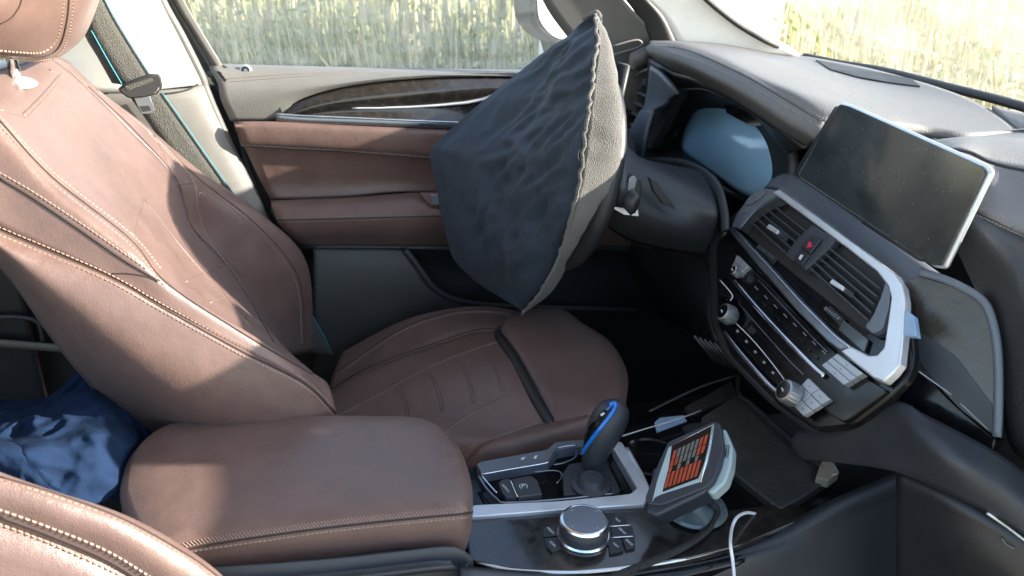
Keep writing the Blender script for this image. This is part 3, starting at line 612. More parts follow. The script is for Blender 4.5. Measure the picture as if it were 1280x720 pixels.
loft('sleeve', [Q('-60,548,y.08 0,550,y.07 30,556,y.06 60,575,y.05 90,600,y.04'), Q('-60,560,y.02 0,562,y.015 26,570,y.01 55,590,y0 80,612,y0'), Q('-60,620,y.0 0,620,y0 20,625,y0 45,635,y0 70,645,y0')], M['jacket'], jk, 70, 16, .02, wob=wobf(60, .004))
# ================================================================ dashboard
da = thing('dashboard', 'dark grey dashboard with stitched instrument hood, air vents and silver trimmed controls', 'dashboard', (.75, 0, 0))
D1 = M['dash']
# top pad: from the stitched hood edge forward to the windscreen
edge = '806,60,x.655 812,55,x.66 835,60,x.664 870,71,x.67 930,98,x.688 990,132,x.71 1030,156,x.725 1090,196,x.745 1130,226,x.75'
H0 = Q('812,55,x.66 835,58,x.664 870,67,x.67 930,93,x.688 990,127,x.71 1030,151,x.725')
H1 = Q('812,51.5,x.68 850,53,x.69 900,68,x.70 960,97,x.715 1010,120,x.73 1050,146,x.745')
pad = loft('top_pad', [H0, H1, Q('815,50.5,x.74 870,53,x.76 930,68,x.78 1000,96,x.80 1060,124,x.81 1110,152,x.80'), Q('830,50,x.84 905,54,x.87 980,76,x.89 1060,106,x.90 1120,134,x.88 1160,160,x.86'),
    Q('860,52,x.94 940,60,x.965 1010,76,x.98 1090,102,x.98 1160,132,x.95 1215,168,x.91'), Q('985,66,x1.03 1040,76,x1.04 1090,86,x1.045 1170,108,x1.045 1230,132,x1.04 1275,164,x1.0')], D1, da, 50, 8, .015, V((.7, 0, 1.6)))
hoodlip = loft('hood_lip', [H0, Q('807,59,x.652 830,64,x.652 866,79,x.658 925,112,x.676 983,148,x.698 1026,170,x.714'), Q('809,66,x.653 832,76,x.654 866,89,x.66 915,115,x.678 972,152,x.70 1016,177,x.714'),
    Q('818,74,x.672 838,86,x.674 866,98,x.682 911,121,x.70 967,157,x.722 1010,183,x.735')], D1, da, 50, 7, .01)
pb_ = bvh(pad, hoodlip)
seam(da, pb_, '822,57 850,61 875,69 935,97 992,131 1030,154', M['groove'], .0005)
for dx, dy in ((-4, 5), (3, -3)): stitches(da, pb_, shift('840,60 875,71 935,99 992,132 1028,153', dx, dy), M['thread_grey'], 0, .0052, .0046, .0007, slant=.6 if dy > 0 else 0)
# speaker grille / defroster recess at the windscreen
hp = on(bvh(pad), '1020,76 1060,84 1100,92 1140,100 1180,109 1186,111 1150,109 1110,104 1070,97 1038,88', 1, .002)
me_ = mk('defroster_slot', [p for p, n in hp], [tuple(range(len(hp)))], M['rubber'], da, False); solid(me_, .003, 1)
# passenger side top of the dashboard: three long bands
def band(name, a, b, m, mid=None, t=.015):
    return loft(name, [Q(a)]+([Q(mid)] if mid else [])+[Q(b)], m, da, 30, 6, t)
bA = band('top_band', '1275,164,x1.0 1215,168,x.93 1160,176,x.86 1105,188,x.795 1080,200,x.775', '1420,235,x.83 1290,214,x.81 1235,202,x.79 1190,186,x.775 1130,222,x.765', M['dash'], '1400,200,x.93 1310,180,x.92 1240,172,x.88 1180,174,x.83 1110,196,x.785')
bA2 = band('top_band', '1440,172,x1.05 1340,150,x1.05 1275,140,x1.045 1240,132,x1.04', '1400,200,x.93 1340,188,x.95 1310,178,x.97 1275,164,x1.0', M['dash'])
tube('band_line', spline(Q('1108,188,x.793 1160,175.5,x.86 1215,167,x.93 1280,162,x1.0 1340,160,x1.04'), 6), .0016, M['door_top'], da)
bB = band('middle_band', '1420,244,x.82 1290,217,x.80 1240,206,x.785 1195,190,x.77 1150,215,x.76', '1420,330,x.745 1280,291,x.74 1230,268,x.738 1200,250,x.738 1170,235,x.74', M['dash'], '1420,290,x.78 1285,254,x.77 1240,235,x.76 1200,220,x.755 1165,225,x.75')
tube('band_gap', spline(Q('1192,188,x.772 1215,193,x.782 1235,203,x.788 1260,210,x.795 1290,216,x.803 1400,238,x.82'), 6), .003, M['rubber'], da)
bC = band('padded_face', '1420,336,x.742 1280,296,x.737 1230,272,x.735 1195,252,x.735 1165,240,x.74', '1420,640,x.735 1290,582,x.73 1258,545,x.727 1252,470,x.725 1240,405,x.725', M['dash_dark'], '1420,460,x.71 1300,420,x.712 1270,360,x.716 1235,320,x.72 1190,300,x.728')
seam(da, bvh(bC, bB), '1222,265 1240,273 1260,283 1282,293', M['frame_grey'], .0014); stitches(da, bvh(bC), '1226,271 1250,282 1282,297', M['thread_grey'])
# instrument binnacle
bin_ = loft('binnacle', [Q('810,74,x.68 838,92,x.69 864,101,x.69 909,123,x.705 964,159,x.725 1006,186,x.738'), Q('806,110,x.70 826,118,x.72 850,116,x.73 900,122,x.745 945,148,x.75 985,190,x.74'), Q('800,150,x.70 822,150,x.73 842,146,x.76 870,134,x.775 935,150,x.775 988,200,x.74'),
    Q('796,185,x.69 815,188,x.72 836,180,x.76 850,170,x.78 930,215,x.78 985,225,x.735'), Q('792,205,x.68 820,206,x.70 850,206,x.72 890,226,x.74 930,250,x.75 970,240,x.715')], M['plastic'], da, 40, 7, .012)
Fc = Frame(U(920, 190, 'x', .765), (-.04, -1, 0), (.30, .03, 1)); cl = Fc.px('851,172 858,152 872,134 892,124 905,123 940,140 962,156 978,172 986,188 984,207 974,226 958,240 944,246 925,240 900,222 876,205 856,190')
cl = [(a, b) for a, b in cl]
def fan(name, poly, F, bul, m, parent):
    q = spline([V((a, b, 0)) for a, b in poly], 4, True); c = sum(q, V())/len(q); n = len(q); vs = []; fs = []; R_ = 8
    for r in range(1, R_+1):
        for w in q:
            k = r/R_; p = c.lerp(w, k); vs.append(F.at(p.x, p.y, bul*(1-k*k)))
    vs.append(F.at(c.x, c.y, bul))
    for r in range(R_-1):
        for i in range(n): j = (i+1) % n; fs.append((r*n+i, (r+1)*n+i, (r+1)*n+j, r*n+j))
    for i in range(n): fs.append((len(vs)-1, i, (i+1) % n))
    o = mk(name, vs, fs, m, parent); solid(o, .004, 0); return o
fan('instrument_screen', cl, Fc, .012, M['cluster_sky'], da)
prism('sensor_window', Fc, rnd(Fc.px('905,128 912,126 950,147 956,154 950,157 936,156 908,141', .016), .002), .010, .016, M['gloss'], da, .001)
tube('binnacle_rim', spline(Q('838,112,x.69 828,120,x.695 820,135,x.70 806,190,x.695'), 5), .0018, M['rubber'], da)
tube('binnacle_rim', spline(Q('820,134,x.70 838,120,x.70 852,113,x.705 880,112,x.71 905,122,x.715'), 5), .0022, M['rubber'], da)
loft('binnacle_cheek', [Q('812,82,x.67 826,92,x.675 838,106,x.68 846,118,x.685'), Q('808,118,x.685 818,122,x.69 828,126,x.69 836,124,x.69'), Q('800,150,x.68 812,140,x.685 820,136,x.69 828,130,x.69')], M['satin'], da, 14, 5, .006)
loft('binnacle_cheek', [Q('800,138,x.66 808,134,x.66 816,134,x.66'), Q('786,165,x.645 796,165,x.645 806,165,x.645'), Q('786,185,x.645 794,186,x.645 803,186,x.645'), Q('794,200,x.65 798,200,x.65 801,200,x.65')], M['satin'], da, 14, 5, .006)
# lower edge of the instrument area, arching round the steering column
tube('column_arch', spline(Q('800,203,x.66 830,203,x.66 855,206,x.66 880,217,x.655 897,235,x.65 905,262,x.645 907,288,x.64'), 6), .008, M['plastic_soft'], da, 12, V((-1, 0, .2)), .5)
loft('column_cover', [Q('790,206,x.69 830,210,x.69 860,214,x.69 890,235,x.68 902,262,x.67 904,300,x.665'), Q('790,240,x.70 830,240,x.70 860,245,x.70 875,258,x.69 885,280,x.69 888,310,x.68'), Q('780,300,x.69 820,300,x.69 850,300,x.69 865,310,x.69 880,325,x.69 888,345,x.68')], M['plastic'], da, 24, 6, .01)
# air vent left of the steering wheel
Fl = Frame(U(800, 140, 'x', .70), (0, -1, .0), (.1, 0, 1))
vl = prism('air_vent', Fl, rnd(Fl.px('770,112 800,92 842,84 850,100 830,135 806,185 770,190'), .008), -.03, -.012, M['rubber'], da, .002)
for (x0, y0, x1, y1) in ((778, 106, 815, 122), (777, 119, 811, 136), (776, 132, 807, 149), (775, 146, 801, 161), (775, 160, 796, 173), (776, 173, 791, 183)):
    prism('slat', Fl, Fl.px('%g,%g %g,%g %g,%g %g,%g' % (x0, y0, x1, y1, x1-1, y1+3, x0, y0+3), .004), -.012, .004, M['satin'], vl, .0006)
for i in range(4):
    x = 799+i*7; y = 111-i*4; prism('vent_tab', Fl, Fl.px('%g,%g %g,%g %g,%g %g,%g' % (x, y, x+9, y-13, x+13, y-13, x+4, y+1)), .002, .006, M['alu_dark'], vl, .0008)
tube('vent_trim', spline(Q('768,112,x.69 785,100,x.69 805,89,x.69 826,82,x.69'), 5), .003, M['chrome'], da); tube('vent_trim', spline(Q('776,185,x.66 786,189,x.66 792,196,x.66'), 5), .004, M['alu'], da)
loft('dash_end', [Q('800,74,y.69 815,70,y.68 836,68,y.67'), Q('768,98,y.70 800,82,y.69 826,79,y.68'), Q('768,200,y.72 800,200,y.71 830,200,y.70')], M['frame_grey'], da, 14, 5, .015)
# lower dashboard on the driver's side
lowd = loft('knee_panel', [Q('740,200,x.76 800,230,x.74 850,290,x.72 888,310,x.71 896,380,x.71'), Q('740,300,x.72 790,300,x.71 830,305,x.70 862,330,x.70 890,400,x.70'), Q('740,345,x.74 780,335,x.73 820,345,x.72 860,372,x.71 895,430,x.70'), Q('720,400,x.86 780,400,x.84 830,400,x.82 870,420,x.78 900,450,x.74')], M['plastic'], da, 24, 6, .01)
tube('panel_line', spline([p for p, n in on(bvh(lowd), '778,300 800,306 815,309 838,303', 5, .0008)], 2), .0012, M['frame_grey'], da)
ft = thing('foot_well', 'dark footwell side trim beyond the driver seat cushion', 'footwell', (.8, .3, 0))
box('tunnel_side', (.56, .0, 0), (1.0, .12, .36), M['carpet'], ft, .02)
for i in range(9):
    x = 868+i*6.2; tube('rib', [U(x, 420+i*2, 'y', .15), U(x+26, 452+i*2.4, 'y', .15)], .0022, M['plastic'], ft, 6)
pd = thing('foot_pedals', 'two bare metal pedals in the dark under the steering wheel', 'pedals', (.85, .4, .1))
Fpd = Frame(U(770, 355, 'x', .78), (0, -1, 0), (.3, 0, 1))
prism('pedal_pad', Fpd, rnd(Fpd.px('732,376 748,358 762,360 770,377 752,374'), .004), -.004, .004, M['frame_grey'], pd, .001)
prism('pedal_pad', Fpd, rnd(Fpd.px('772,352 780,340 794,334 800,340 790,356'), .004), -.004, .004, M['frame_grey'], pd, .001)
tube('pedal_arm', [U(764, 364, 'x', .775), U(780, 350, 'x', .772), U(800, 330, 'x', .78), U(812, 327, 'x', .78)], .0035, M['alu_dark'], pd)
# ---------------------------------------------------------------- centre fascia
F1 = Frame((.69, .1, .665), (-.11, -.994, 0), (-.5, 0, -.866))
fas = prism('fascia', F1, rnd(F1.px('888,300 925,262 975,236 1105,338 1126,360 1132,440 1128,462 1108,486 1052,528 1010,533 962,500 905,440 889,400'), .012), -.022, -.010, M['gloss'], da, .003)
# vent housing
vent_o = F1.px('936,262 976,238 1102,332 1128,358 1134,380 1128,455 1106,477 1094,474 1040,436 921,306 913,292')
band_i = F1.px('944,266 974,247 1098,340 1113,356 1116,372 1108,440 1098,447 1082,438 1000,372 926,300 920,290')
rim = prism('vent_frame', F1, F1.px('967,242 976,237 1060,299 1104,331 1121,344 1130,358 1133,376 1131,420 1127,456 1118,468 1106,479 1094,474 1066,452 1052,440 1066,434 1088,446 1099,445 1107,436 1112,404 1116,374 1112,359 1098,341 1060,311 973,246'), -.008, .003, M['alu'], da, .0018)
prism('trim_blade', F1, F1.px('914,291 916,284 924,290 957,325 1006,379 1046,419 1066,434 1052,440 1036,428 1000,392 950,334'), -.008, .003, M['alu_dark'], da, .0018)
bl_ = [F1.at(q.x, q.y, .0035) for q in spline([V((*w, 0)) for w in F1.px('917,287 957,329 1004,381 1046,422 1062,434', .0035)], 6)]; tube('blade_edge', bl_, .001, M['chrome'], da)
hous = prism('vent_housing', F1, rnd(F1.px('944,266 974,248 1098,341 1111,356 1115,372 1104,416 1092,420 1076,410 1000,350 926,288 932,274'), .005), -.0095, -.0065, M['rubber'], da, .001)
# vents: a slatted opening each side of the hazard switch
def uvl(F, p, q, t): a = F.px('%g,%g' % p)[0]; b = F.px('%g,%g' % q)[0]; return (a[0]+(b[0]-a[0])*t, a[1]+(b[1]-a[1])*t)
def vent(lt, rt, lb, rb, n, tab, side):
    v = prism('air_vent', F1, rnd(F1.px('%g,%g %g,%g %g,%g %g,%g' % (*lt, *rt, *rb, *lb)), .004), -.0064, -.0055, M['rubber'], da, 0)
    for i in range(n):
        t = (i+.6)/n; a = uvl(F1, lt, lb, t); b = uvl(F1, rt, rb, t); w = .0011
        for h0, h1, m_ in ((-.005, .0035, M['plastic_soft']),):
            s_ = prism('slat', F1, [(a[0], a[1]-w), (b[0], b[1]-w), (b[0], b[1]+w), (a[0], a[1]+w)], h0, h1, m_, v, .0004)
    x, y, dx, dy = tab
    prism('vent_tab', F1, rnd(F1.px('%g,%g %g,%g %g,%g %g,%g' % (x, y, x+dx, y+dy, x+dx-3, y+dy+5, x-4, y+5), .006), .0015), .0005, .007, M['alu'], v, .0008)
    prism('tab_base', F1, rnd(F1.px('%g,%g %g,%g %g,%g %g,%g' % (x+dx-1, y+dy-1, x+dx+12, y+dy+8, x+dx+8, y+dy+14, x+dx-6, y+dy+4), .003), .0015), -.002, .004, M['plastic'], v, .0008)
    return v
vent((972, 254), (1018, 290), (937, 280), (984, 322), 5, (962, 280, 12, 8), 0)
vent((1040, 306), (1104, 356), (1010, 336), (1086, 406), 5, (1041, 349, 15, 10), 1)
prism('vent_cheek', F1, rnd(F1.px('1108,352 1114,364 1112,385 1104,412 1092,418 1082,408 1092,396 1102,372'), .004), -.006, .001, M['satin'], da, .001)
prism('vent_lining', F1, rnd(F1.px('975,249 983,255 966,262 950,272 938,282 933,292 926,287 930,276 948,262'), .002), -.006, .0, M['rubber'], da, .001)
# key lock / start button plate left of the vents
pl = prism('start_plate', F1, rnd(F1.px('958,236 972,238 976,243 960,252 946,262 934,276 926,286 916,284 922,268 934,252'), .004), -.008, .002, M['satin'], da, .0015)
b_ = prism('start_button', F1, rnd(F1.px('938,246 950,238 957,236 958,241 948,250 936,257 931,256', .003), .003), .002, .005, M['satin'], pl, .001); prism('light_button', F1, rnd(F1.px('930,258 938,258 932,266 925,268', .003), .002), .002, .004, M['satin'], pl, .0008)
# hazard switch block
hz = prism('switch_block', F1, rnd(F1.px('1019,283 1048,301 1040,312 1010,340 984,322 1000,300'), .003), -.006, .005, M['plastic_soft'], da, .0015)
hb_ = prism('hazard_button', F1, rnd(F1.px('1016,294 1028,300 1014,318 1002,310', .006), .002), .005, .0085, M['plastic'], hz, .001)
lb_ = prism('lock_button', F1, rnd(F1.px('1001,311 1013,319 1003,333 992,325', .006), .002), .005, .0075, M['plastic'], hz, .001)
prism('hazard_triangle', F1, F1.px('1012,301 1016,308 1008,310', .0089), .0084, .0092, M['red'], hb_, 0, hole=None)
prism('lock_mark', F1, F1.px('1001,318 1004,319 1000,325 998,323', .0079), .0074, .0081, M['mark'], lb_, 0)
# gloss band with thumb wheels below the vents
for (x, y) in ((953, 315), (1037, 392)):
    w_ = prism('thumb_wheel_well', F1, rnd(F1.px('%g,%g %g,%g %g,%g %g,%g' % (x-12, y-8, x-4, y-13, x+14, y+4, x+8, y+13)), .002), -.0095, -.006, M['rubber'], da, .0005)
    for k in range(7):
        a = k/6; px_, py_ = x-8+a*16, y-6+a*12
        prism('wheel_tooth', F1, F1.px('%g,%g %g,%g %g,%g %g,%g' % (px_, py_, px_+3, py_-3.5, px_+4.4, py_-2.4, px_+1.4, py_+1.2)), -.006, -.0005, M['alu_dark'], w_, 0)
prism('display_tab', F1, rnd(F1.px('1054,400 1085,424 1080,440 1048,412', -.006), .001), -.009, -.006, M['screen'], da, .0005)
# radio panel
rp = prism('radio_panel', F1, rnd(F1.px('905,315 914,312 960,356 1012,410 1064,462 1106,486 1052,526 1036,518 980,462 940,410 915,372 903,340'), .006), -.009, -.004, M['gloss'], da, .001)
def bar(nm, st, r, m, par, h=.0, fl=.6): return tube(nm, [F1.at(q.x, q.y, h) for q in spline([V((*w, 0)) for w in F1.px(st, h)], 6)], r, m, par, 10, F1.n, fl)
bar('bright_strip', '917,350 930,366 958,398 990,432 1018,460 1030,470', .0028, M['chrome'], da, -.001)
bar('bright_strip', '905,414 918,432 940,458 962,482 974,492', .0026, M['chrome'], da, -.001)
bar('fine_line', '920,404 940,424 962,450 980,474', .0006, M['mark'], da, -.003, 1); bar('fine_line', '924,380 950,410 984,448 1004,468', .0006, M['alu_dark'], da, -.003, 1); bar('fine_line', '948,350 980,384 1014,420 1034,440', .0006, M['alu_dark'], da, -.003, 1)
def keypad(quad, nx, ny, m, par, h=.0035, gap=.0006):
    c = F1.px(' '.join('%g,%g' % q for q in quad), h)
    for i in range(nx):
        for j in range(ny):
            def at(s, t): return tuple((c[0][k]*(1-s)+c[1][k]*s)*(1-t)+(c[3][k]*(1-s)+c[2][k]*s)*t for k in (0, 1))
            q = [at(i/nx, j/ny), at((i+1)/nx, j/ny), at((i+1)/nx, (j+1)/ny), at(i/nx, (j+1)/ny)]
            cx = sum(p[0] for p in q)/4; cy = sum(p[1] for p in q)/4
            q = [(p[0]+(cx-p[0])*gap/.012*1.0, p[1]+(cy-p[1])*gap/.012*1.0) for p in q]
            b = prism('button', F1, q, -.005, h, m, par, .0005)
            prism('button_mark', F1, [(cx-.0012, cy-.0004), (cx+.0012, cy-.0004), (cx+.0012, cy+.0004), (cx-.0012, cy+.0004)], h, h+.0002, M['rubber'], b, 0)
keypad(((1046, 441), (1079, 467), (1055, 482), (1026, 456)), 1, 3, M['alu_btn'], rp)
keypad(((1010, 472), (1038, 499), (1004, 520), (984, 500)), 2, 3, M['alu_btn'], rp, .001)
keypad(((921, 318), (936, 333), (924, 344), (914, 334)), 1, 2, M['alu_btn'], rp, .002)
keypad(((899, 350), (914, 368), (908, 376), (896, 362)), 2, 2, M['gloss'], rp, .001)
bar('key_line', '900,350 915,368 913,376', .0008, M['mark'], rp, .002, 1)
for i in range(8):
    t = i/7; x, y = 941+t*84, 356+t*80
    if i < 8: prism('preset_mark', F1, F1.px('%g,%g %g,%g %g,%g %g,%g' % (x, y, x+4, y+4.4, x+3.2, y+5, x-.8, y+.6)), -.004, -.0036, M['mark_dim'], rp, 0)
for i in range(5):
    t = i/4; x, y = 919+t*44, 412+t*52
    prism('climate_mark', F1, rnd(F1.px('%g,%g %g,%g %g,%g %g,%g' % (x, y-2, x+2.4, y+.4, x+.4, y+2.6, x-2, y+.2)), .0002), -.004, -.0036, M['mark_dim'], rp, 0)
for i in range(10):
    t = i/9; x, y = 934+t*86, 366+t*84
    bb_ = prism('preset_button', F1, F1.px('%g,%g %g,%g %g,%g %g,%g' % (x, y, x+7.6, y+7.4, x+10.6, y+4.2, x+3, y-3.4)), -.004, -.0025, M['gloss'], rp, .0004)
def knob(x, y, r, h, m=M['alu_mid'], top=M['gloss']):
    a, b = F1.px('%g,%g' % (x, y), h)[0]; c = F1.at(a, b, -.004)
    k = lathe('knob', c, F1.n, [(r*.78, 0), (r*.78, h*.35), (r*1.04, h*.36), (r, h*.9), (r*.94, h+.003), (r*.72, h+.004)], m, da, 48, 30, -.035)
    lathe('knob_cap', c+F1.n*(h+.0035), F1.n, [(r*.74, 0), (r*.74, .0008), (r*.6, .001)], top, k)
    for q in range(3): prism('knob_mark', F1, [(a-.003+q*.002, b-.0008), (a-.002+q*.002, b-.0008), (a-.002+q*.002, b+.0008+.0006*q), (a-.003+q*.002, b+.0008)], h+.0006, h+.001, M['mark'], k, 0)
knob(903, 389, .0125, .016); knob(979, 487, .0132, .018); knob(916, 337, .0068, .012)
# side of the fascia, ledges and right-hand wood trim
prism('fascia_surround', F1, rnd(F1.px('886,292 925,259 960,240 1110,345 1124,370 1132,458 1110,491 1053,533 1009,539 959,504 901,443 885,400', -.014), .02), -.034, -.014, M['plastic'], da, .006)
loft('display_shelf', [Q('962,226,x.74 985,214,x.745 1002,222,x.74 1060,262,x.735 1120,302,x.73 1180,345,x.725 1200,356,x.725'), Q('958,232,x.72 975,236,x.712 1005,262,x.705 1060,303,x.70 1110,340,x.695 1150,368,x.69 1205,385,x.70')], M['satin'], da, 30, 5, .01)
pts_ = Q('1140,380,x.675 1238,400,x.71 1242,540,x.70'); Fw2 = Frame(pts_[0], pts_[1]-pts_[0], pts_[2]-pts_[0])
prism('wood_panel', Fw2, rnd(Fw2.px('1128,352 1150,345 1200,360 1228,376 1240,400 1247,440 1247,500 1245,547 1200,512 1160,470 1122,452 1122,400'), .004), -.02, 0, M['wood_matte'], da, .002)
prism('wood_facet', Fw2, Fw2.px('1142,416 1160,420 1195,446 1240,505 1243,543 1200,508 1165,472 1140,440', .0006), -.001, .0008, M['plastic_soft'], da, .0003)
def pl_line(nm, F, st_, r, m, h=0., fl=.6): return tube(nm, [F.at(q.x, q.y, h) for q in spline([V((*w, 0)) for w in F.px(st_, h)], 6)], r, m, da, 8, F.n, fl)
pl_line('wood_rim', Fw2, '1150,340 1180,349 1208,362 1229,377 1240,400 1247,440 1248,500 1246,546', .0042, M['satin'], .001)
prism('reflective_tab', F1, F1.px('1133,388 1144,396 1148,422 1131,420', .0), -.004, .002, M['tape'], da, .0005)
prism('gloss_strip', Fw2, rnd(Fw2.px('1108,488 1130,457 1160,472 1200,510 1246,549 1240,566 1190,548 1150,520', -.004), .003), -.03, -.003, M['gloss'], da, .002)
tube('silver_line', spline(Q('1148,464,x.645 1165,476,x.654 1190,494,x.664'), 4), .0009, M['alu_dark'], da); tube('silver_line', spline(Q('1200,504,x.668 1215,518,x.675 1236,538,x.686'), 4), .0009, M['alu_dark'], da)
# lower pad and glovebox
lp = loft('lower_pad', [Q('990,548,x.62 1050,544,x.62 1114,503,x.635 1160,520,x.65 1240,562,x.685 1300,602,x.73 1400,660,x.78'), Q('990,560,x.63 1050,556,x.63 1120,540,x.635 1180,570,x.63 1250,610,x.68 1310,650,x.72 1400,710,x.77'), Q('1000,574,x.64 1060,580,x.64 1120,590,x.64 1190,620,x.66 1250,650,x.69 1310,690,x.72 1400,750,x.77')], M['plastic_soft'], da, 40, 6, .02)
box('binnacle_back', (.80, .12, .45), (.84, .68, .76), M['rubber'], da, .01)
gb = loft('glovebox', [Q('1120,592,x.66 1190,622,x.675 1250,652,x.70 1310,692,x.73 1400,750,x.78'), Q('1120,680,x.68 1190,710,x.69 1250,740,x.71 1310,780,x.74 1400,840,x.79'), Q('1120,860,x.76 1190,860,x.76 1250,860,x.78 1310,900,x.80 1400,960,x.82')], M['plastic'], da, 24, 5, .02)
tube('glovebox_line', [p for p, n in on(bvh(gb, lp), '1234,640 1250,651 1266,663 1284,677', 5, .001)], .0016, M['alu'], gb)
tube('glovebox_line', [p for p, n in on(bvh(gb, lp), '1252,672 1258,680 1268,685', 5, .001)], .0012, M['frame_grey'], gb)
# ---------------------------------------------------------------- touch screen
tsn = thing('touch_screen', 'large dusty black touch screen standing on the dashboard', 'screen', (.70, 0, .70))
yaw, tl = radians(3.8), radians(10)
Fd = Frame((.711, .109, .796), (-sin(yaw), -cos(yaw), 0), (-sin(tl), sin(tl)*.06, -cos(tl)))
dp = rnd(Fd.px('1050,127 1064,131 1233,206 1239,214 1180,336 1166,334 998,222 997,216'), [.004, .003, .004, .005, .004, .004, .003, .003])
prism('screen_case', Fd, dp, -.006, -.001, M['alu'], tsn, .002)
di = rnd(Fd.px('1050,130 1062,133 1228,208 1233,215 1177,332 1164,331 1000,221 1000,216', .0005), .003)
prism('screen_glass', Fd, di, -.0009, .0012, M['screen'], tsn, .0006)
dq = rnd(Fd.px('1059,139 1220,211 1226,219 1172,321 1010,217', .0014), .002)
prism('screen_back', Fd, rnd(Fd.px('1056,134 1062,136 1226,210 1231,216 1172,330 1160,328 1006,222 1004,217', -.02), .004), -.022, -.006, M['plastic'], tsn, .004)
prism('screen_foot', Fd, Fd.px('1070,240 1130,280 1140,320 1080,280', -.02), -.03, -.016, M['plastic'], tsn, .002)
# ================================================================ centre console
cc = thing('centre_console', 'centre console with brown armrest lid, gear lever and silver control knob', 'console', (.3, 0, 0))
K = Frame((0, 0, .365), (1, 0, 0), (0, -1, 0)); K.n = V((0, 0, 1))
def pk_(st, h=0): return K.px(st, h)
body = prism('console_body', K, rnd(pk_('500,580 590,572 700,548 800,519 880,480 932,466 1046,592 1040,640 1000,658 930,690 860,706 720,722 578,712 500,716'), .01), -.36, -.012, M['gloss'], cc, .004)
def pillow(name, out, rings, z, m, parent, fill=5):
    q = spline([V((p.x, p.y, 0)) for p in out], 8, True); n = len(q); A_ = sum(q[i-1].x*q[i].y-q[i].x*q[i-1].y for i in range(n))
    if A_ < 0: q = q[::-1]
    vs = []; fs = []; nr = 0
    for ins_, dz in rings:
        for i in range(n):
            t = (q[(i+1) % n]-q[i-1]).normalized(); vs.append(V((q[i].x-t.y*ins_, q[i].y+t.x*ins_, z+dz)))
        nr += 1
    last = vs[-n:]; c = sum(last, V())/n
    for k in range(1, fill):
        for w in last: vs.append(w.lerp(c, k/fill)+V((0, 0, .004*(1-(1-k/fill)**2))))
        nr += 1
    vs.append(c+V((0, 0, .004)))
    for r in range(nr-1):
        for i in range(n): j = (i+1) % n; fs.append((r*n+i, r*n+j, (r+1)*n+j, (r+1)*n+i))
    for i in range(n): fs.append(((nr-1)*n+i, (nr-1)*n+(i+1) % n, len(vs)-1))
    o = mk(name, vs, fs, m, parent); o['_b'] = len(BV); BV.append(BVHTree.FromPolygons([tuple(v) for v in vs], fs)); return o
ao = Q('150,612 160,575 185,546 215,531 260,526 330,523 400,521 470,521 520,523 546,531 566,548 579,570 588,600 590,624 580,640 556,645 520,648 470,652 400,660 320,671 250,682 200,690 172,672 156,640', 'z', .428)
arm_ = pillow('armrest', ao, [(.012, -.075), (.004, -.06), (0, -.04), (-.001, -.02), (-.0005, -.002), (.0012, .001), (.005, .0045), (.010, .007)], .428, L, cc)
ab = bvh(arm_)
seam(cc, ab, '215,692 250,683 320,672 400,661 470,653 540,646 580,642 593,636 590,606', M['groove'], .0012)
stitches(cc, ab, '222,684 250,677 320,666 400,655 470,647 540,640 584,636', M['thread'], 0, .0032, .0062, .0006, slant=1.2)
stitches(cc, ab, '232,691 260,686 330,676 400,666 470,658 540,651 585,647', M['thread'], 0, .0045, .0034)
loft('console_side', [Q('230,716,y-.105 320,712,y-.105 420,704,y-.105 500,695,y-.105 570,688,y-.105 588,694,y-.106'), Q('230,724,y-.112 320,718,y-.112 420,711,y-.112 500,703,y-.112 568,697,y-.112 592,712,y-.114'), Q('230,860,y-.13 320,860,y-.13 420,860,y-.13 500,860,y-.13 568,850,y-.13 600,840,y-.13')], M['plastic_soft'], cc, 24, 5, .02)
# shifter area
prism('shift_bezel', K, rnd(pk_('596,580 602,577 684,562 694,553 722,550 760,552 766,556 721,558 698,562 684,578 602,592', .002), .001), -.012, .002, M['satin'], cc, .001)
def line(nm, st, r, m, par, h=0., fl=.6, k=6): return tube(nm, [K.at(q.x, q.y, h) for q in spline([V((*w, 0)) for w in K.px(st, h)], k)], r, m, par, 8, K.n, fl)
line('bezel_edge', '601,593 640,586 680,579 686,576 694,564 700,559 721,556', .0012, M['chrome'], cc, .002)
line('bezel_edge', '602,594 612,606 621,616', .0012, M['chrome'], cc, .002); line('bezel_edge', '598,594 608,610 622,624 634,628 700,624 774,616', .0016, M['alu_dark'], cc, .001)
line('recess_edge', '668,590 690,588 700,590 702,596 696,604', .001, M['alu_dark'], cc, 0.)
for s_ in ('652,572 657,571 655,574 651,575', '668,570 672,569 670,573 667,573'): prism('bezel_mark', K, K.px(s_, .0022), .0018, .0023, M['mark'], cc, 0)
pb1 = prism('auto_hold_switch', K, rnd(pk_('623,603 628,599 637,598 646,621 632,621 628,616', .006), .0015), -.008, .006, M['plastic_soft'], cc, .0015)
pb2 = prism('parking_brake_switch', K, rnd(pk_('639,598 664,594 672,600 678,617 648,621', .007), .002), -.008, .007, M['plastic_soft'], cc, .002)
line('switch_divider', '637.5,598 647,621', .0009, M['chrome'], cc, .007)
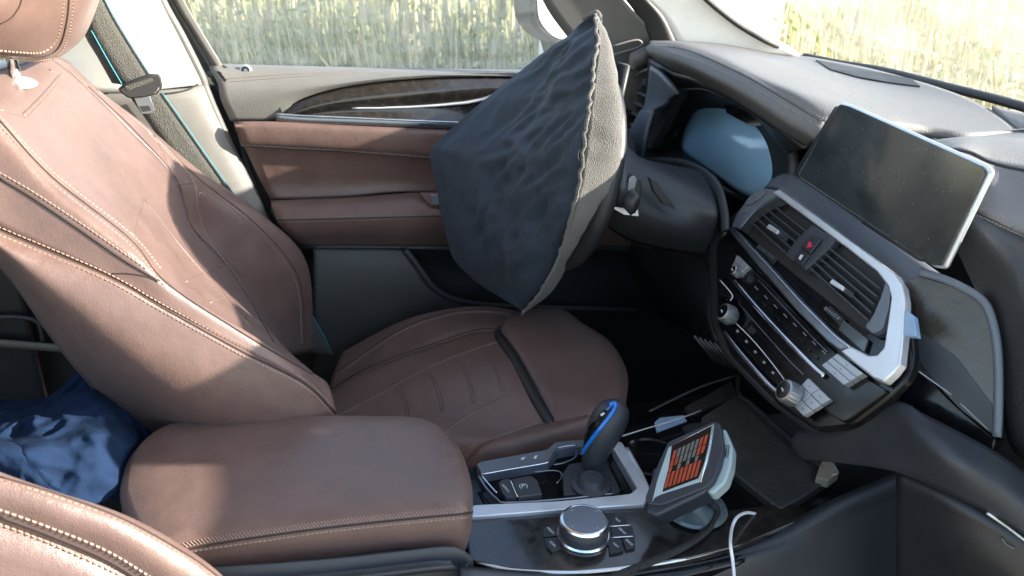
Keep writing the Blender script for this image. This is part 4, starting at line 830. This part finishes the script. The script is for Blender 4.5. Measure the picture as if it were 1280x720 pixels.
def text(name, body, F, p, size, m, parent, ang=0., h=.0):
    c = bpy.data.curves.new(name, 'FONT'); c.body = body; c.size = size; c.align_x = 'CENTER'; c.align_y = 'CENTER'; c.extrude = .0001
    o = bpy.data.objects.new(name, c); COL.objects.link(o)
    n = F.n; u = (F.u*cos(ang)+F.v*sin(ang)); u = u.normalized(); v = n.cross(u)
    o.matrix_world = Matrix(((u.x, v.x, n.x, 0), (u.y, v.y, n.y, 0), (u.z, v.z, n.z, 0), (0, 0, 0, 1)))
    bpy.context.view_layer.update(); dg = bpy.context.evaluated_depsgraph_get()
    me = bpy.data.meshes.new_from_object(o.evaluated_get(dg)); me.transform(Matrix.Translation(F.at(p[0], p[1], h)) @ o.matrix_world); bpy.data.objects.remove(o)
    me.materials.clear(); return link(name, me, m, parent)
c0 = pk_('654,607', .0074)[0]
text('parking_symbol', '(P)', K, c0, .0095, M['mark'], pb2, 0, .0072)
c1 = pk_('632,610', .0064)[0]; text('auto_h_text', 'AUTO H', K, c1, .0042, M['mark'], pb1, radians(75), .0062)
prism('shift_plate', K, rnd(pk_('703,590 712,578 757,572 764,584 776,612 705,617'), .003), -.011, -.002, M['plastic_soft'], cc, .001)
line('shift_groove', '757,573 766,590 778,612', .0012, M['gloss'], cc, -.001)
line('plate_edge', '700,560 716,557 720,570 706,578 692,581', .0012, M['alu_dark'], cc, -.002)
prism('silver_band', K, rnd(pk_('584,646 592,631 700,626 788,617 796,610 766,558 770,551 778,553 812,614 806,630 700,637', .003), .003), -.012, .003, M['alu'], cc, .0015)
bc = K.at(*pk_('739,607')[0], 0)
lathe('lever_boot', bc, (0, 0, 1), [(.024, -.004), (.0235, .002), (.018, .004), (.0155, .010), (.013, .013)], M['plastic_soft'], cc, 32)
pth = Q('739,606,y.034 740,590,y.034 743,572,y.036 749,553,y.038 757,534,y.04 765,518,y.042 769,507,y.043 770,501,y.043')
rad = [.0125, .013, .0155, .0195, .0225, .0215, .016, .003]
gp = spline(pth, 6); grr = [r.x for r in spline([V((r, 0, 0)) for r in rad], 6)]
lv = tube('gear_lever', gp, 1., M['plastic_soft'], cc, 24, None, 1., taper=lambda t: max(.002, grr[min(int(round(t*(len(grr)-1))), len(grr)-1)]))
lv['_b'] = len(BV); BV.append(BVHTree.FromPolygons([tuple(v.co) for v in lv.data.vertices], [tuple(p.vertices) for p in lv.data.polygons]))
lb = bvh(lv)
def patch_on(name, bs, a, b, m, par, lift, n=20, t=.0008):
    pa = even([p for p, q in on(bs, a, 6, lift)], n); pb = even([p for p, q in on(bs, b, 6, lift)], n)
    vs = []; [vs.extend((x, x.lerp(y, .5)+(CAM-x).normalized()*.0012, y)) for x, y in zip(pa, pb)]
    fs = [(3*i+j, 3*i+j+1, 3*i+j+4, 3*i+j+3) for i in range(n-1) for j in (0, 1)]
    o = mk(name, vs, fs, m, par); solid(o, t, 0); return o
patch_on('button_panel', lb, '723,566 727,551 737,536 748,522 757,513', '729,566 735,551 746,535 757,521 765,511', M['gloss'], lv, .0008)
tube('blue_stripe', [p for p, n in on(lb, '724,576 731,562 741,547 753,532 763,519 769,509 768,504 762,506', 8, .0004)], .0026, M['blue'], lv, 8)
tube('blue_stripe', [p for p, n in on(lb, '757,516 763,508 767,505', 8, .0004)], .0016, M['blue'], lv, 8)
for s_, m_ in (('749,519 756,513 760,514 756,521 750,528 746,527', 'gloss'), ('737,535 742,528 746,529 742,536 738,541', 'gloss')):
    h = on(lb, s_, 1, .0012)
    if len(h) > 3: o = mk('lever_button', [p for p, n in h], [tuple(range(len(h)))], M[m_], lv, False); solid(o, .003, 0)
h = on(lb, '752,519 756,516 757,518 753,521', 1, .0032)
if len(h) == 4: solid(mk('lever_mark', [p for p, n in h], [(0, 1, 2, 3)], M['mark'], lv, False), .0005, 0)
# controller plate
prism('controller_plate', K, rnd(pk_('580,652 590,645 700,640 806,632 832,618 880,640 990,626 1020,641 930,678 860,696 720,712 640,709 586,698'), .006), -.012, -.002, M['wood'], cc, .0015)
line('plate_trim', '584,698 640,712 720,715 800,707 860,697 930,677 980,658 1022,639', .0028, M['alu'], cc, -.004)
prism('gloss_rail', K, rnd(pk_('925,668 975,648 1012,640 1024,641 985,662 930,682', -.009), .001), -.012, -.009, M['alu'], cc, .001)
kc = K.at(*pk_('729,668')[0], -.002)
kn = lathe('control_knob', kc, (0, 0, 1), [(.0285, 0), (.0285, .004), (.0255, .0055), (.0255, .009), (.0275, .0105), (.0275, .0155), (.026, .0185), (.0255, .022), (.0235, .0228)], M['plastic_soft'], cc, 64, 30)
lathe('knob_ring', kc, (0, 0, 1), [(.0262, .0195), (.0268, .0205), (.0258, .0228), (.0236, .0236), (.0228, .0225)], M['chrome'], kn, 64); lathe('knob_base_ring', kc, (0, 0, 1), [(.0295, .0005), (.0298, .0025), (.0285, .0045)], M['chrome'], kn, 64)
lathe('knob_cap', kc, (0, 0, 1), [(.0236, .0226), (.0236, .0232), (.02, .0236)], M['satin'], kn, 64)
for q in range(4):
    a = q*pi/2+.5; kk = Frame((kc.x+.019*cos(a), kc.y+.019*sin(a), kc.z+.0236), (1, 0, 0), (0, 1, 0)); kk.n = V((0, 0, 1)); prism('knob_mark', kk, [(-.0008, -.0008), (.0008, -.0008), (0, .001)], 0, .0002, M['mark'], kn, 0)
for s_, tx in (('679,659 697,656 697,669 680,671', 'MEDIA'), ('680,673 697,671 702,684 690,690 684,684', 'COM'), ('764,659 790,658 792,669 765,671', 'MENU'), ('762,646 780,644 783,655 763,657', 'MAP'), ('760,674 776,673 780,688 762,692', 'NAV'), ('778,673 793,671 794,684 782,687', 'BACK')):
    pp_ = pk_(s_, .001); b_ = prism('button', K, rnd(pp_, .0015), -.004, .0015, M['plastic'], cc, .0006)
    c = (sum(p[0] for p in pp_)/len(pp_), sum(p[1] for p in pp_)/len(pp_)); text('button_text', tx, K, c, .0042, M['mark'], b_, radians(70), .0016)
line('button_line', '762,658 790,656', .0008, M['chrome'], cc, .0012); line('button_line', '764,672 794,670', .0008, M['chrome'], cc, .0012)
# cup holder, left rail, tray
lathe('cup_holder', K.at(*pk_('815,570')[0], -.002), (0, 0, 1), [(.036, -.0095), (.036, .001), (.038, .003), (.040, .001), (.040, -.009)], M['gloss'], cc, 40)
lathe('cup_holder', K.at(*pk_('868,590')[0], -.002), (0, 0, 1), [(.036, -.0095), (.036, .001), (.038, .003), (.040, .001), (.040, -.009)], M['gloss'], cc, 40)
line('holder_trim', '812,616 800,590 783,560', .003, M['alu'], cc, .001)
line('rail_line', '778,545 800,538 830,529 858,520 876,513', .0012, M['alu'], cc, .001); line('rail_line', '812,514 840,500 880,482 918,470', .0022, M['plastic_soft'], cc, .004)
prism('tray_insert', K, rnd(pk_('819,520 826,514 855,511 860,518 822,532'), .001), -.012, -.0105, M['tape'], cc, .0005)
prism('side_pocket', K, rnd(pk_('856,505 915,472 922,492 866,512'), .002), -.012, -.006, M['rubber'], cc, .001)
K2 = Frame((.5, 0, .36), (1, 0, 0), (0, -1, 0)); K2.n = V((0, 0, 1))
prism('tray_mat', K2, rnd(K2.px('876,524 922,495 934,500 1036,592 1040,600 1000,626 975,640 912,590 880,545'), .006), -.01, .004, M['mat_rubber'], cc, .002)
line('tray_rim', '922,470 924,492 940,505 985,545 1020,576 1030,588', .0035, M['plastic'], cc, .006)
prism('tray_clip', K, rnd(pk_('1026,578 1034,573 1040,574 1049,590 1036,600 1020,596', .008), .001), -.004, .008, M['tape_warm'], cc, .001)
line('clip_edge', '1036,575 1047,590 1040,594', .0012, M['alu'], cc, .009)
loft('console_flank', [Q('578,712,y-.135 720,722,y-.138 860,706,y-.138 940,684,y-.13 1000,660,y-.12 1060,630,y-.11 1150,590,y-.08'), Q('578,760,y-.15 720,770,y-.15 860,750,y-.15 940,720,y-.145 1010,700,y-.13 1100,665,y-.10 1200,640,y-.07'), Q('578,900,y-.16 720,900,y-.16 860,900,y-.16 940,880,y-.16 1030,860,y-.15 1140,850,y-.13 1300,840,y-.10')], M['plastic_soft'], cc, 40, 6, .015)
# ================================================================ handheld card terminal like unit on its disc foot, cables
hd = thing('handheld_terminal', 'small boxy terminal with orange keys on its screen standing on the console', 'terminal', (.5, -.03, .37))
Fh = Frame(U(858, 578, 'y', -.085), (.80, -.05, .45), (.2, -.95, 0)); nn = V((-.52, -.38, .76)).normalized()
Fh.n = nn; Fh.u = (V((1, 0, 0))-nn*nn.x).normalized(); Fh.v = nn.cross(Fh.u).normalized()
oc = Fh.px('835,552 893,526 901,530 905,560 900,582 891,602 880,611 826,632 808,630 806,622 822,580')
hc = prism('casing', Fh, rnd(oc, .004), -.02, 0, M['device_black'], hd, .004, seg=3)
prism('lower_casing', Fh, rnd(Fh.px('820,590 870,585 893,606 884,621 824,650 811,646', -.018), .003), -.04, -.004, M['device_black'], hd, .003)
prism('white_back', Fh, rnd(Fh.px('860,560 908,538 918,562 916,585 909,606 892,621 878,612 866,600', -.02), .004), -.036, -.012, M['white_plastic'], hd, .003)
for i in range(3): prism('speaker_slot', Fh, Fh.px('%g,%g %g,%g %g,%g %g,%g' % (906+i*2.6, 556, 907+i*2.6, 556, 905+i*2.6, 572, 904+i*2.6, 572), -.0118), -.0125, -.0115, M['rubber'], hd, 0)
prism('silver_frame', Fh, rnd(Fh.px('836,559 893,530 889,558 884,580 876,602 826,618 818,622 815,628 822,600', .0005), .002), -.001, .0008, M['white_plastic'], hd, .0005)
scr = prism('display', Fh, rnd(Fh.px('840,557 890,532 885,560 880,580 873,598 828,615 836,585', .001), .001), .0008, .0014, M['gloss'], hd, .0002)
def hq(s, t):
    a = (842, 563); b = (887, 541); c = (872, 596); d = (829, 612)
    return ((a[0]*(1-s)+b[0]*s)*(1-t)+(d[0]*(1-s)+c[0]*s)*t, (a[1]*(1-s)+b[1]*s)*(1-t)+(d[1]*(1-s)+c[1]*s)*t)
for i in range(8):
    for j in range(4):
        t0, t1 = ((.02, .24), (.26, .44), (.46, .58), (.60, .98))[j]; s0, s1 = (i+.12)/8, (i+.80)/8
        orange = j == 3 or (i >= 6 and j < 2) or (i == 0) or (j == 1 and i in (1,))
        if j == 2 and i % 2: continue
        q = ' '.join('%g,%g' % hq(s, t) for s, t in ((s0, t0), (s1, t0), (s1, t1), (s0, t1)))
        prism('key_strip', Fh, Fh.px(q, .0016), .0013, .002, M['orange'] if orange else M['frame_grey'], scr, 0)
line_ = tube('screen_edge', [Fh.at(*p, .001) for p in Fh.px('838,558 892,531 888,556 876,603', .001)], .0007, M['chrome'], hd)
dcx = U(868, 634, 'z', .368)
sd = lathe('foot_disc', dcx, (0, 0, 1), [(.037, -.002), (.038, .0), (.036, .003), (.01, .009), (.008, .012)], M['disc'], hd, 48)
tube('foot_neck', [dcx+V((0, 0, .005)), dcx+V((-.005, .01, .02)), Fh.at(0, 0, -.03)], .008, M['frame_grey'], hd)
tube('cable_plug', spline(Q('878,618,y-.055 886,628,y-.065 893,640,y-.075'), 4), .0045, M['frame_grey'], hd)
kb = tube('cable', spline(Q('884,622,z.385 896,638,z.374 890,655,z.369 875,670,z.369 850,686,z.369 812,703,z.369 770,720,z.369 700,748,z.36'), 8), .0042, M['cable'], None, 12)
tag(kb, 'black braided cable running from the terminal across the console', 'cable')
kw = tube('cable', spline(Q('944,642,z.362 932,641,z.375 921,647,z.382 915,660,z.38 913,680,y-.148 916,702,y-.16 920,745,y-.19'), 8), .0018, M['cable_white'], None, 10)
tag(kw, 'thin white cable curving up over the console edge', 'cable')
# ================================================================ steering wheel and its cloth cover
sw = thing('steering_wheel', 'steering wheel and column seen behind the cloth cover', 'steering wheel', (.52, .38, .64))
sn = V((-.98, 0, .2)).normalized(); sc = V((.475, .38, .64))
def ringpts(c, n_, r, k=48):
    a = V((0, 1, 0)); b = n_.cross(a).normalized(); return [c+a*cos(2*pi*i/k)*r+b*sin(2*pi*i/k)*r for i in range(k+1)]
tube('rim', ringpts(sc+V((.01, 0.01, 0)), sn, .14), .014, M['plastic'], sw, 12)
lathe('hub', sc+V((.045, 0, 0)), sn, [(.06, -.03), (.075, -.01), (.07, .01), (.04, .02)], M['plastic'], sw, 32)
for a in (0, pi, pi*1.5):
    b = sn.cross(V((0, 1, 0))); p = V((0, 1, 0))*cos(a)+b*sin(a); tube('spoke', [sc+V((.045, 0, 0))+p*.05, sc+V((.037, 0, 0))+p*.16], .016, M['plastic'], sw, 8, sn, .5)
loft('column_shroud', [Q('772,168,x.52 800,196,x.56 840,206,x.62 880,212,x.66'), Q('776,196,x.51 806,214,x.55 848,226,x.60 892,238,x.65'), Q('778,235,x.50 806,245,x.54 845,258,x.59 897,270,x.64'), Q('762,262,x.50 800,276,x.54 850,290,x.60 890,300,x.66'),
    Q('750,278,x.52 785,300,x.57 830,312,x.63 880,318,x.68')], M['plastic_soft'], sw, 30, 6, .01)
prism_f = Frame(U(790, 235, 'y', .25), (1, 0, .1), (0, .1, 1))
st = prism('stalk_knob', prism_f, rnd(prism_f.px('782,222 790,216 799,222 801,240 797,254 786,256 778,246'), .005), -.012, .008, M['rubber'], sw, .004)
prism('knob_edge', prism_f, rnd(prism_f.px('786,222 792,219 796,224 790,246 784,244', .0085), .002), .0085, .010, M['alu_dark'], st, .0005)
tube('stalk', [U(800, 236, 'y', .27), U(850, 250, 'y', .34)], .007, M['rubber'], sw)
prism('shift_paddle', prism_f, rnd(prism_f.px('762,258 797,262 798,270 780,268', .0), .001), -.003, .001, M['alu'], sw, .0008)
prism('shroud_slot', Frame(U(825, 240, 'y', .235), (1, 0, .1), (0, .1, 1)), Frame(U(825, 240, 'y', .235), (1, 0, .1), (0, .1, 1)).px('812,222 822,228 838,252 846,262 830,256 818,240'), -.01, 0, M['rubber'], sw, .001)
cv = thing('wheel_cover', 'baggy dark navy cloth cover with pale terry hem pulled over the steering wheel', 'cover', (.42, .38, .42))
c_back = Q('744,24,y.40 760,60,y.50 760,120,y.58 740,200,y.60 720,280,y.58 690,340,y.50 655,384,y.40')
cL0 = Q('742,24,y.41 706,54,y.46 673,79,y.50 616,130,y.53 560,185,y.55 562,240,y.55 572,289,y.54 580,322,y.52 606,352,y.48 651,385,y.40')
cL = Q('741,23,y.39 700,50,y.43 668,76,y.47 610,128,y.50 560,177,y.52 552,186,y.52 553,198,y.52 558,244,y.52 566,290,y.51 573,322,y.50 580,332,y.49 604,356,y.46 650,387,y.39')
c1_ = Q('742,22,y.385 712,54,y.40 684,95,y.41 640,150,y.42 600,205,y.43 598,250,y.43 602,290,y.43 610,325,y.43 628,355,y.41 651,388,y.385')
c2_ = Q('743,21,y.38 725,58,y.355 704,100,y.335 672,160,y.32 645,215,y.32 640,260,y.325 638,300,y.335 640,335,y.35 645,362,y.36 652,389,y.38')
c3_ = Q('744,20,y.38 740,58,y.32 729,102,y.28 708,165,y.25 690,225,y.25 680,270,y.265 672,310,y.29 663,345,y.32 657,368,y.345 653,389,y.38')
c4_ = Q('746,18,y.38 749,50,y.32 743,100,y.255 736,150,y.225 728,215,y.22 716,270,y.235 702,315,y.27 688,345,y.305 672,370,y.34 655,389,y.38')
c5_ = Q('747,19,y.38 762,52,y.315 770,100,y.25 775,150,y.222 771,205,y.225 751,256,y.245 728,298,y.275 708,332,y.31 688,364,y.338 656,389,y.38')
c6_ = Q('748,21,y.385 764,60,y.335 773,110,y.29 777,165,y.27 772,210,y.27 752,260,y.28 729,301,y.30 709,335,y.33 688,367,y.36 657,390,y.39')
def crease(v):
    n1 = mn.noise(v*V((9, 9, 14)).x if False else V((v.x*9, v.y*9, v.z*16)))
    n2 = abs(mn.noise(V((v.x*22+3, v.y*18, v.z*26+v.y*20))))
    n3 = abs(mn.noise(V((v.x*50, v.y*40+v.z*30, v.z*45))))
    return v+V((-1, -.5, .1)).normalized()*(n1*.020-n2*.024-n3*.007+.006)*min(1, max(0.15, (.50-v.y)/.12))*min(1, max(.2, (v.z-.42)/.1))
face = loft('cloth_face', [c_back, cL0, cL, c1_, c2_, c3_, c4_], M['navy'], cv, 110, 16, .003, wob=crease)
random.seed(5)
def wv_(v): return v+V((.3, -.6, 0))*.0035*mn.noise(V((v.x*30, v.y*30, v.z*70)))
c4b = [p+V((-.002, -.006, 0)) for p in c4_]
loft('terry_hem', [c4b, c5_, c6_], M['terry'], cv, 110, 8, .004, wob=wv_)
hs = even(spline(c4b, 10), 90)
tube('hem_edge', [p+V((-.004, -.004, 0))+V((random.uniform(-1, 1), random.uniform(-1, 1), random.uniform(-1, 1)))*.0018 for p in hs], .0024, M['terry'], cv, 6)
tube('gather', spline(Q('730,24,y.40 738,19,y.39 746,16,y.38 750,22,y.38'), 4), .004, M['terry'], cv)
prism('lint', Frame(U(677, 240, 'y', .29), (1, 0, 0), (0, .5, 1)), [(-.0015, -.0015), (.0015, -.001), (.001, .002)], 0, .001, M['mark'], cv, 0)

# dust and crumbs lying on the screen and on the dashboard
def flecks(name, F, box_, n, par, h):
    r_ = random.Random(11); vs = []; fs = []
    for i in range(n):
        a = r_.uniform(box_[0], box_[1]); b = r_.uniform(box_[2], box_[3]); s = r_.uniform(.0002, .0006); k = len(vs)
        for q in range(4): vs.append(F.at(a+s*cos(q*1.57+i)*r_.uniform(.6, 1.5), b+s*sin(q*1.57+i), h))
        vs.append(F.at(a, b, h+s*.6)); fs += [(k+q, k+(q+1) % 4, k+4) for q in range(4)]
    o = mk(name, vs, fs, M['mark_dim'], par, False); o['kind'] = 'stuff'
flecks('dust', Fd, (.01, .255, .008, .09), 90, tsn, .0013)
